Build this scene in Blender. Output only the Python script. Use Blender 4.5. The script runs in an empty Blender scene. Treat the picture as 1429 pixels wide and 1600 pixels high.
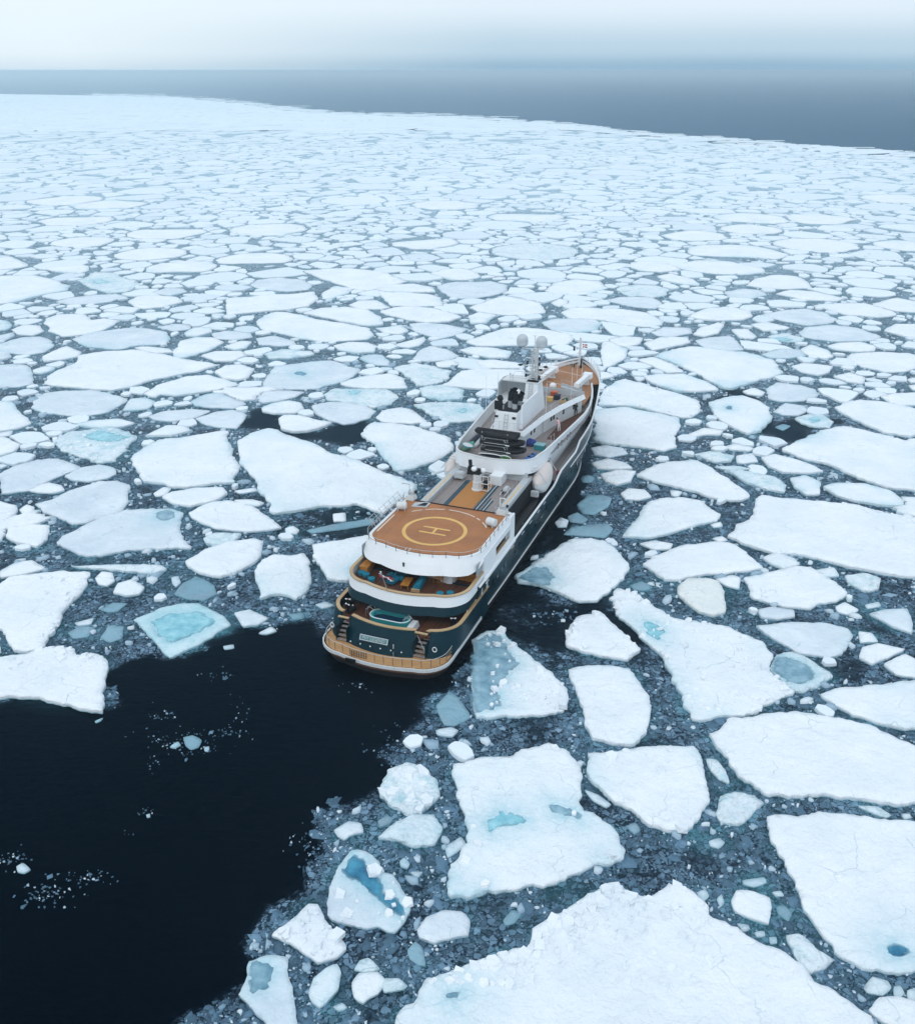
import bpy, bmesh, math, random
import numpy as np
from mathutils import Vector, noise
from mathutils.geometry import delaunay_2d_cdt
C = bpy.context.scene.collection
SC = bpy.context.scene
R = math.radians
random.seed(7)
rng = np.random.default_rng(11)

# ------------------------------------------------------------ camera, sky, sun, exposure
CAM_H, PITCH, FPX = 50.0, R(25.0), 1480.0            # height above the sea, downward tilt, focal length in photo pixels
cam_d = bpy.data.cameras.new('camera')
cam_d.sensor_fit = 'VERTICAL'; cam_d.sensor_height = 24.0; cam_d.lens = 24.0 * FPX / 1600.0
cam_d.clip_start = 0.5; cam_d.clip_end = 150000
cam = bpy.data.objects.new('camera', cam_d); C.objects.link(cam)
cam.location = (0, 0, CAM_H); cam.rotation_euler = (math.pi / 2 - PITCH, 0, 0)
SC.camera = cam

world = bpy.data.worlds.new('World'); SC.world = world; world.use_nodes = True
wt = world.node_tree; wt.nodes.clear()
SUN_EL, SUN_AZ = R(52), R(200)
sky = wt.nodes.new('ShaderNodeTexSky'); sky.sky_type = 'NISHITA'; sky.sun_disc = False
sky.sun_elevation = SUN_EL; sky.sun_rotation = SUN_AZ; sky.air_density = 1.0; sky.dust_density = 3.0
bg = wt.nodes.new('ShaderNodeBackground'); bg.inputs['Strength'].default_value = 0.05
wout = wt.nodes.new('ShaderNodeOutputWorld')
# overcast: a low fog deck over the clear sky, bright above the ice and darker (water sky) over the open sea
def WN(t, **k):
    n = wt.nodes.new(t)
    for a, b in k.items(): setattr(n, a, b)
    return n
def wmath(op, a, b=None, clamp=False):
    n = WN('ShaderNodeMath', operation=op, use_clamp=clamp)
    for i, v in enumerate((a, b)):
        if v is None: continue
        if isinstance(v, (int, float)): n.inputs[i].default_value = v
        else: wt.links.new(v, n.inputs[i])
    return n.outputs[0]
tc = WN('ShaderNodeTexCoord'); sep = WN('ShaderNodeSeparateXYZ'); wt.links.new(tc.outputs['Generated'], sep.inputs[0])
ramp = WN('ShaderNodeValToRGB')                      # elevation -> fog deck colour
wn = WN('ShaderNodeTexNoise'); wn.inputs['Scale'].default_value = 3.0; wn.inputs['Detail'].default_value = 5.0
mp = WN('ShaderNodeMapping'); mp.inputs['Scale'].default_value = (1, 1, 6)
wt.links.new(tc.outputs['Generated'], mp.inputs[0]); wt.links.new(mp.outputs[0], wn.inputs['Vector'])
el = wmath('ADD', sep.outputs['Z'], wmath('MULTIPLY', wmath('SUBTRACT', wn.outputs['Fac'], 0.5), 0.008))
wt.links.new(wmath('ADD', wmath('MULTIPLY', el, 1.0), 0.0), ramp.inputs[0])
cr = ramp.color_ramp
cr.interpolation = 'EASE'
cr.elements[0].position = 0.0; cr.elements[0].color = (0.25, 0.42, 0.57, 1)
cr.elements[1].position = 0.055; cr.elements[1].color = (0.68, 0.79, 0.89, 1)
e = cr.elements.new(0.018); e.color = (0.46, 0.62, 0.75, 1)
e = cr.elements.new(0.30); e.color = (0.72, 0.83, 0.92, 1)
e = cr.elements.new(1.0); e.color = (0.66, 0.78, 0.90, 1)
# ice blink: the side of the sky above the ice stays bright down to the horizon
blink = wmath('MULTIPLY_ADD', sep.outputs['X'], -2.6)
n_bl = blink.node; n_bl.inputs[2].default_value = 0.10; n_bl.use_clamp = True
n_side = wmath('MULTIPLY', n_bl.outputs[0], wmath('MULTIPLY_ADD', el, 14.0, clamp=True))
n_side.node.inputs[1].links[0].from_node.inputs[2].default_value = 0.75
mixw = WN('ShaderNodeMixRGB'); mixw.inputs[2].default_value = (0.76, 0.87, 0.94, 1)
wt.links.new(n_side, mixw.inputs[0]); wt.links.new(ramp.outputs[0], mixw.inputs[1])
bg2 = WN('ShaderNodeBackground'); bg2.inputs['Strength'].default_value = 1.0
addw = WN('ShaderNodeAddShader')
wt.links.new(sky.outputs[0], bg.inputs[0]); wt.links.new(mixw.outputs[0], bg2.inputs[0])
bg.inputs['Strength'].default_value = 0.004 * 5
wt.links.new(bg.outputs[0], addw.inputs[0]); wt.links.new(bg2.outputs[0], addw.inputs[1])
wt.links.new(addw.outputs[0], wout.inputs[0])

sun_d = bpy.data.lights.new('sun', 'SUN'); sun_d.energy = 0.6; sun_d.angle = R(28); sun_d.color = (1.0, 0.97, 0.93)
sun = bpy.data.objects.new('sun', sun_d); C.objects.link(sun)
sv = Vector((math.sin(SUN_AZ) * math.cos(SUN_EL), math.cos(SUN_AZ) * math.cos(SUN_EL), math.sin(SUN_EL)))
sun.rotation_euler = sv.to_track_quat('Z', 'Y').to_euler()
SC.view_settings.view_transform = 'Standard'; SC.view_settings.look = 'None'
SC.view_settings.exposure = 0.05; SC.view_settings.gamma = 1.0; SC.view_settings.use_curve_mapping = False
SC.cycles.max_bounces = 6; SC.cycles.volume_bounces = 1; SC.cycles.transparent_max_bounces = 16
SC.cycles.use_denoising = True

# ------------------------------------------------------------ helpers
def px2g(x, y, z=0.0):
    """photo pixel -> the point where its line of sight meets height z"""
    u = (x - 714.5) / FPX; v = (y - 800.0) / FPX
    d = (u, math.cos(PITCH) - v * math.sin(PITCH), -math.sin(PITCH) - v * math.cos(PITCH))
    t = (z - CAM_H) / d[2]
    return (d[0] * t, d[1] * t)
def g2px(x, y, z=0.0):
    zc = y * math.cos(PITCH) - (z - CAM_H) * math.sin(PITCH)
    yc = -y * math.sin(PITCH) - (z - CAM_H) * math.cos(PITCH)
    return 714.5 + FPX * x / zc, 800 + FPX * yc / zc

class NT:
    """tiny node-tree writer"""
    def __init__(s, name):
        s.m = bpy.data.materials.new(name); s.m.use_nodes = True
        s.t = s.m.node_tree; s.t.nodes.clear()
        s.out = s.n('ShaderNodeOutputMaterial'); s.p = s.n('ShaderNodeBsdfPrincipled')
        s.t.links.new(s.p.outputs[0], s.out.inputs[0])
    def n(s, t, **k):
        n = s.t.nodes.new(t)
        for a, b in k.items(): setattr(n, a, b)
        return n
    def l(s, a, b): s.t.links.new(a, b)
    def put(s, sock, v):
        if v is None: return
        if isinstance(v, (int, float)): sock.default_value = v
        elif isinstance(v, tuple): sock.default_value = v if len(v) == 4 or sock.type == 'VECTOR' else v + (1,)
        else: s.l(v, sock)
    def math(s, op, a, b=None, c=None, clamp=False):
        n = s.n('ShaderNodeMath', operation=op, use_clamp=clamp)
        s.put(n.inputs[0], a); s.put(n.inputs[1], b); s.put(n.inputs[2], c); return n.outputs[0]
    def mix(s, f, a, b, mode='MIX'):
        n = s.n('ShaderNodeMixRGB', blend_type=mode); s.put(n.inputs[0], f); s.put(n.inputs[1], a); s.put(n.inputs[2], b); return n.outputs[0]
    def noise(s, scale, detail=4.0, rough=0.55, vec=None, dist=0.0):
        n = s.n('ShaderNodeTexNoise'); n.inputs['Scale'].default_value = scale; n.inputs['Detail'].default_value = detail
        n.inputs['Roughness'].default_value = rough; n.inputs['Distortion'].default_value = dist
        if vec is not None: s.l(vec, n.inputs['Vector'])
        return n.outputs['Fac']
    def vor(s, scale, feature='F1', vec=None, rand=1.0):
        n = s.n('ShaderNodeTexVoronoi', feature=feature); n.inputs['Scale'].default_value = scale
        n.inputs['Randomness'].default_value = rand
        if vec is not None: s.l(vec, n.inputs['Vector'])
        return n
    def ramp(s, f, a, b, ca=(0, 0, 0), cb=(1, 1, 1)):
        n = s.n('ShaderNodeValToRGB'); s.l(f, n.inputs[0]); r = n.color_ramp
        r.elements[0].position = a; r.elements[0].color = ca + (1,); r.elements[1].position = b; r.elements[1].color = cb + (1,)
        return n.outputs[0]
    def pos(s): return s.n('ShaderNodeNewGeometry').outputs['Position']
    def attr(s, name): return s.n('ShaderNodeAttribute', attribute_name=name).outputs['Fac']
    def bump(s, h, strength=0.5, dist=0.05):
        n = s.n('ShaderNodeBump'); n.inputs['Strength'].default_value = strength; n.inputs['Distance'].default_value = dist
        s.l(h, n.inputs['Height']); s.l(n.outputs[0], s.p.inputs['Normal'])
    def base(s, v): s.put(s.p.inputs['Base Color'], v)
    def rough(s, v): s.put(s.p.inputs['Roughness'], v)
    def spec(s, v): s.p.inputs['Specular IOR Level'].default_value = v

def plain(name, col, rough=0.5, metal=0.0, spec=0.5, var=0.12, scale=3.0, bump=0.0):
    m = NT(name); f = m.noise(scale, 5)
    dk = tuple(c * (1 - var) for c in col); lt = tuple(min(1, c * (1 + var)) for c in col)
    m.base(m.mix(m.ramp(f, 0.3, 0.7), dk, lt)); m.rough(rough); m.p.inputs['Metallic'].default_value = metal; m.spec(spec)
    if bump: m.bump(m.noise(scale * 8, 3), bump, 0.02)
    return m.m

# ------------------------------------------------------------ materials of the ice and sea
def snow_mat(name, lo, hi, dirt, rub, teal=0.0, crack=0.5):
    m = NT(name); P = m.pos()
    big = m.noise(0.16, 6, 0.6, P); mid = m.noise(1.1, 6, 0.65, P)
    col = m.mix(m.ramp(big, 0.32, 0.66), lo, hi)
    col = m.mix(m.math('MULTIPLY', m.ramp(mid, 0.50, 0.78), 0.30), col, dirt)
    # thin cracks between snow plates
    w = m.n('ShaderNodeVectorMath', operation='ADD'); nz = m.n('ShaderNodeTexNoise'); nz.inputs['Scale'].default_value = 0.7
    m.l(P, nz.inputs['Vector']); m.l(P, w.inputs[0])
    sc = m.n('ShaderNodeVectorMath', operation='SCALE'); sc.inputs['Scale'].default_value = 1.6
    m.l(nz.outputs['Color'], sc.inputs[0]); m.l(sc.outputs[0], w.inputs[1])
    v = m.vor(0.22, 'DISTANCE_TO_EDGE', w.outputs[0]).outputs['Distance']
    ck = m.math('MULTIPLY', m.ramp(v, 0.0, 0.012, (1, 1, 1), (0, 0, 0)), m.ramp(m.noise(0.25, 2, 0.5, P), 0.50, 0.60))
    col = m.mix(m.math('MULTIPLY', ck, crack), col, (0.30, 0.45, 0.53))
    if teal:
        tn = m.math('MULTIPLY', m.ramp(m.noise(0.55, 5, 0.6, P), 0.50, 0.70), teal)
        col = m.mix(tn, col, (0.33, 0.62, 0.68))
    sk = m.attr('soak'); skm = m.math('MULTIPLY', sk, m.math('MULTIPLY_ADD', m.noise(1.5, 5, .65, P), 1.6, -.15, clamp=True))
    col = m.mix(m.math('MULTIPLY', skm, .95), col, (0.34, 0.62, 0.71))
    # wet blue foot where the edge meets the water
    z = m.n('ShaderNodeSeparateXYZ'); m.l(P, z.inputs[0])
    foot = m.n('ShaderNodeMapRange'); m.l(z.outputs['Z'], foot.inputs[0]); foot.inputs[1].default_value = 0.02; foot.inputs[2].default_value = 0.20
    foot.inputs[3].default_value = 0.85; foot.inputs[4].default_value = 0.0
    col = m.mix(foot.outputs[0], col, (0.22, 0.47, 0.56))
    m.base(col); m.rough(0.75); m.spec(0.25)
    h = m.math('ADD', m.math('MULTIPLY', m.noise(1.4, 7, 0.68, P), 1.0), m.math('MULTIPLY', m.vor(2.2, 'F1', w.outputs[0]).outputs['Distance'], rub))
    h2 = m.math('ADD', m.math('MULTIPLY', h, .6), m.math('MULTIPLY', m.noise(0.45, 5, 0.6, w.outputs[0]), 1.5)); m.bump(h2, 0.7, 0.5)
    return m.m
M_SNOW = snow_mat('white_snow', (0.80, 0.86, 0.91), (0.91, 0.94, 0.97), (0.66, 0.76, 0.84), 0.15)
M_GREY = snow_mat('grey_bare_ice', (0.64, 0.72, 0.80), (0.79, 0.86, 0.91), (0.46, 0.57, 0.66), 0.12, crack=0.7)
M_CRUSH = snow_mat('crushed_ice', (0.70, 0.80, 0.86), (0.84, 0.91, 0.95), (0.42, 0.62, 0.70), 0.9, teal=0.55, crack=0.8)
M_CREAM = snow_mat('cream_snow', (0.76, 0.80, 0.80), (0.86, 0.88, 0.86), (0.66, 0.72, 0.74), 0.2)
M_WET = snow_mat('waterlogged_grey_ice', (0.17, 0.25, 0.33), (0.34, 0.44, 0.53), (0.10, 0.17, 0.24), 0.3, crack=0.6)
M_TEALICE = snow_mat('soaked_turquoise_ice', (0.50, 0.70, 0.77), (0.72, 0.86, 0.90), (0.30, 0.56, 0.63), 0.2, teal=0.5)

def pool_mat(name, a, b):
    m = NT(name); P = m.pos()
    m.base(m.mix(m.ramp(m.noise(0.9, 5, 0.6, P), 0.35, 0.65), a, b)); m.rough(0.12); m.spec(0.4)
    m.bump(m.noise(6, 3, 0.5, P), 0.15, 0.02)
    tr = m.n('ShaderNodeBsdfTransparent'); mx = m.n('ShaderNodeMixShader'); fd = m.math('ADD', m.attr('depth_fade'), m.math('MULTIPLY_ADD', m.noise(1.6, 5, .65, P), 1.1, -.50), clamp=True)
    m.l(m.math('MULTIPLY', fd, 1.15, clamp=True), mx.inputs[0]); m.l(tr.outputs[0], mx.inputs[1]); m.l(m.p.outputs[0], mx.inputs[2]); m.l(mx.outputs[0], m.out.inputs[0])
    return m.m
M_POOL = pool_mat('turquoise_meltwater', (0.16, 0.45, 0.54), (0.36, 0.67, 0.75))
M_POOLDEEP = pool_mat('blue_meltwater', (0.012, 0.13, 0.25), (0.06, 0.30, 0.44))
M_POOLGREY = pool_mat('slushy_meltwater', (0.11, 0.25, 0.34), (0.30, 0.48, 0.57))

m = NT('dark_sea'); P = m.pos()
m.base(m.mix(m.noise(0.05, 3, 0.5, P), (0.0022, 0.0052, 0.0100), (0.0034, 0.0075, 0.0140))); m.rough(0.10); m.spec(0.10); m.p.inputs['Specular Tint'].default_value = (0.50, 0.72, 0.88, 1); m.p.inputs['IOR'].default_value = 1.33
mpn = m.n('ShaderNodeMapping'); mpn.inputs['Scale'].default_value = (1.0, 2.2, 1); mpn.inputs['Rotation'].default_value = (0, 0, 0.5); m.l(P, mpn.inputs[0])
m.bump(m.noise(0.9, 6, 0.6, mpn.outputs[0], 0.4), 0.5, 0.15)
gl = m.n('ShaderNodeBsdfGlossy'); gl.inputs['Roughness'].default_value = 0.12; gl.inputs['Color'].default_value = (0.30, 0.64, 0.95, 1); df = m.n('ShaderNodeBsdfDiffuse'); df.inputs['Color'].default_value = (0.0006, 0.0024, 0.0052, 1)
bmp = [n for n in m.t.nodes if n.type == 'BUMP'][0]; m.l(bmp.outputs[0], gl.inputs['Normal']); fz = m.n('ShaderNodeFresnel'); fz.inputs['IOR'].default_value = 1.25; m.l(bmp.outputs[0], fz.inputs['Normal'])
mxs = m.n('ShaderNodeMixShader'); m.l(m.math('MULTIPLY', fz.outputs[0], 0.36), mxs.inputs[0]); m.l(df.outputs[0], mxs.inputs[1]); m.l(gl.outputs[0], mxs.inputs[2]); m.l(mxs.outputs[0], m.out.inputs[0]); m.t.nodes.remove(m.p); M_SEA = m.m

# slush: fine brash frozen in the gaps, pale lumps on dark water, with the turquoise of shelves just under the surface
m = NT('slush'); P = m.pos(); sy_ = m.n('ShaderNodeSeparateXYZ'); m.l(P, sy_.inputs[0]); fr_ = m.n('ShaderNodeMapRange'); m.l(sy_.outputs['Y'], fr_.inputs[0]); fr_.inputs[1].default_value = 110; fr_.inputs[2].default_value = 430; far_ = fr_.outputs[0]; dens = m.attr('slush_cover'); teal = m.attr('teal_soak')  # slush thickens and pales with distance, haze partly painted into its colour
w = m.n('ShaderNodeVectorMath', operation='ADD'); nz = m.n('ShaderNodeTexNoise'); nz.inputs['Scale'].default_value = 1.2; m.l(P, nz.inputs['Vector'])
sc = m.n('ShaderNodeVectorMath', operation='SCALE'); sc.inputs['Scale'].default_value = 0.5; m.l(nz.outputs['Color'], sc.inputs[0]); m.l(P, w.inputs[0]); m.l(sc.outputs[0], w.inputs[1])
def lumps(scale, thr):
    v1 = m.vor(scale, 'F1', w.outputs[0]); ed = m.vor(scale, 'DISTANCE_TO_EDGE', w.outputs[0])
    sepc = m.n('ShaderNodeSeparateColor'); m.l(v1.outputs['Color'], sepc.inputs[0])
    body = m.ramp(ed.outputs['Distance'], 0.04, 0.10)
    pres = m.math('GREATER_THAN', m.math('ADD', sepc.outputs[0], m.math('MULTIPLY', dens, 0.75)), thr)
    return m.math('MULTIPLY', body, pres), sepc.outputs[1]
la, ca = lumps(2.3, 1.02); lb, cb = lumps(5.5, 0.95)
fine = m.ramp(m.noise(7.0, 6, 0.72, P), 0.42, 0.64)
cover = m.math('MAXIMUM', m.math('MULTIPLY', la, m.math('MULTIPLY_ADD', ca, 0.7, 0.15)), m.math('MULTIPLY', lb, m.math('MULTIPLY_ADD', cb, 0.6, 0.1)))
cover = m.math('MAXIMUM', cover, m.math('MULTIPLY', fine, m.math('MULTIPLY', dens, m.math('MULTIPLY_ADD', far_, 0.4, 0.26))))
cover = m.math('MULTIPLY', cover, m.math('MULTIPLY_ADD', m.ramp(m.noise(0.23, 4, 0.6, P), 0.32, 0.62), 0.75, 0.25))
cover = m.math('MULTIPLY', cover, m.math('MULTIPLY', dens, 1.3, clamp=True), clamp=True)
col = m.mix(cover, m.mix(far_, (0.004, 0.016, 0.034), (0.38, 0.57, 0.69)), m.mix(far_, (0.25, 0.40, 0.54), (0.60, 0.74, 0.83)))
tl = m.math('MULTIPLY', teal, m.math('MULTIPLY_ADD', m.noise(1.3, 5, 0.65, P), 1.4, -0.1, clamp=True))
col = m.mix(tl, col, (0.10, 0.34, 0.41))
m.base(col); m.rough(0.5); m.spec(0.05)
tr = m.n('ShaderNodeBsdfTransparent'); mx = m.n('ShaderNodeMixShader')
al = m.math('MAXIMUM', m.math('MULTIPLY_ADD', cover, 1.0, m.math('MULTIPLY', dens, 0.55), clamp=True), tl)
m.l(al, mx.inputs[0]); m.l(tr.outputs[0], mx.inputs[1]); m.l(m.p.outputs[0], mx.inputs[2]); m.l(mx.outputs[0], m.out.inputs[0])
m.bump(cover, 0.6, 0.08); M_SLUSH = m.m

m = NT('brash_pieces'); t = m.attr('tone')
c_ = m.n('ShaderNodeValToRGB'); m.l(t, c_.inputs[0]); r = c_.color_ramp
r.elements[0].position = 0; r.elements[0].color = (0.012, 0.038, 0.070, 1); r.elements[1].position = 1; r.elements[1].color = (0.80, 0.87, 0.92, 1)
q = r.elements.new(0.45); q.color = (0.11, 0.21, 0.32, 1); q = r.elements.new(0.8); q.color = (0.38, 0.51, 0.62, 1)
m.base(m.mix(m.math('MULTIPLY', m.noise(3, 4, 0.6, m.pos()), 0.35), c_.outputs[0], (0.25, 0.40, 0.48))); m.rough(0.65); m.spec(0.08); m.bump(m.noise(5, 5, 0.6, m.pos()), 0.5, 0.06); M_BRASH = m.m

m = NT('far_snow'); P = m.pos(); t = m.attr('tone')
m.base(m.mix(m.math('MULTIPLY', m.noise(0.25, 6, 0.65, P), 0.55), m.mix(t, (0.64, 0.73, 0.80), (0.85, 0.91, 0.95)), (0.66, 0.76, 0.83))); m.rough(0.8); m.spec(0.2)
m.bump(m.noise(0.8, 6, 0.65, P), 0.5, 0.4); M_FARSNOW = m.m

m = NT('distant_pack_ice'); P = m.pos()
v = m.vor(0.055, 'DISTANCE_TO_EDGE', P).outputs['Distance']
mp2 = m.n('ShaderNodeMapping'); mp2.inputs['Scale'].default_value = (0.35, 1.0, 1); m.l(P, mp2.inputs[0])
f = m.math('MULTIPLY', m.ramp(v, 0.0, 0.07, (1, 1, 1), (0, 0, 0)), m.ramp(m.noise(0.02, 6, 0.7, mp2.outputs[0]), 0.40, 0.62))
m.base(m.mix(m.math('MULTIPLY', f, 0.55), m.mix(m.noise(0.02, 6, 0.7, mp2.outputs[0]), (0.74, 0.83, 0.88), (0.86, 0.92, 0.95)), (0.16, 0.28, 0.36))); m.rough(0.85); m.spec(0.1); M_PACK = m.m

def finish(o, label=None, cat=None, group=None, kind=None):
    if label: o['label'] = label
    if cat: o['category'] = cat
    if group: o['group'] = group
    if kind: o['kind'] = kind
    return o
def mesh_np(name, V, F, mats, fmat=None, attrs=None, smooth=False, parent=None):
    """V (n,3) array, F list of index lists or (n,k) array"""
    me = bpy.data.meshes.new(name)
    V = np.asarray(V, dtype=np.float32)
    if isinstance(F, np.ndarray):
        k = F.shape[1]; nf = F.shape[0]
        me.vertices.add(len(V)); me.vertices.foreach_set('co', V.ravel())
        me.loops.add(nf * k); me.loops.foreach_set('vertex_index', F.ravel().astype(np.int32))
        me.polygons.add(nf); me.polygons.foreach_set('loop_start', np.arange(0, nf * k, k, dtype=np.int32))
        me.update(calc_edges=True)
    else:
        me.from_pydata(V.tolist(), [], F); me.update()
    for m_ in mats: me.materials.append(m_)
    if fmat is not None: me.polygons.foreach_set('material_index', np.asarray(fmat, dtype=np.int32))
    if smooth: me.polygons.foreach_set('use_smooth', np.ones(len(me.polygons), dtype=bool))
    for a, arr in (attrs or {}).items():
        at = me.attributes.new(a, 'FLOAT', 'POINT'); at.data.foreach_set('value', np.asarray(arr, dtype=np.float32))
    me.validate()
    o = bpy.data.objects.new(name, me); C.objects.link(o)
    if parent: o.parent = parent
    return o

# ------------------------------------------------------------ sea, air
sea = mesh_np('sea', [(-40000, -500, 0), (40000, -500, 0), (40000, 60000, 0), (-40000, 60000, 0)], [[0, 1, 2, 3]], [M_SEA])
finish(sea, 'near black open sea stretching to the hazy horizon', 'sea', kind='structure')
hz = NT('haze'); hz.t.nodes.remove(hz.p)
pv = hz.n('ShaderNodeVolumePrincipled'); pv.inputs['Color'].default_value = (0.78, 0.92, 1.0, 1); pv.inputs['Density'].default_value = 0.00037; pv.inputs['Anisotropy'].default_value = 0.82
hz.l(pv.outputs[0], hz.out.inputs['Volume'])
x0, x1, y0, y1, z0, z1 = -40010, 40010, -510, 60010, -1.0, 51.5
hb = mesh_np('haze', [(x, y, z) for z in (z0, z1) for x, y in ((x0, y0), (x1, y0), (x1, y1), (x0, y1))],
             [[0, 3, 2, 1], [4, 5, 6, 7], [0, 1, 5, 4], [1, 2, 6, 5], [2, 3, 7, 6], [3, 0, 4, 7]], [hz.m])
finish(hb, 'pale sea haze lying over the ice', 'haze', kind='stuff')
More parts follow.
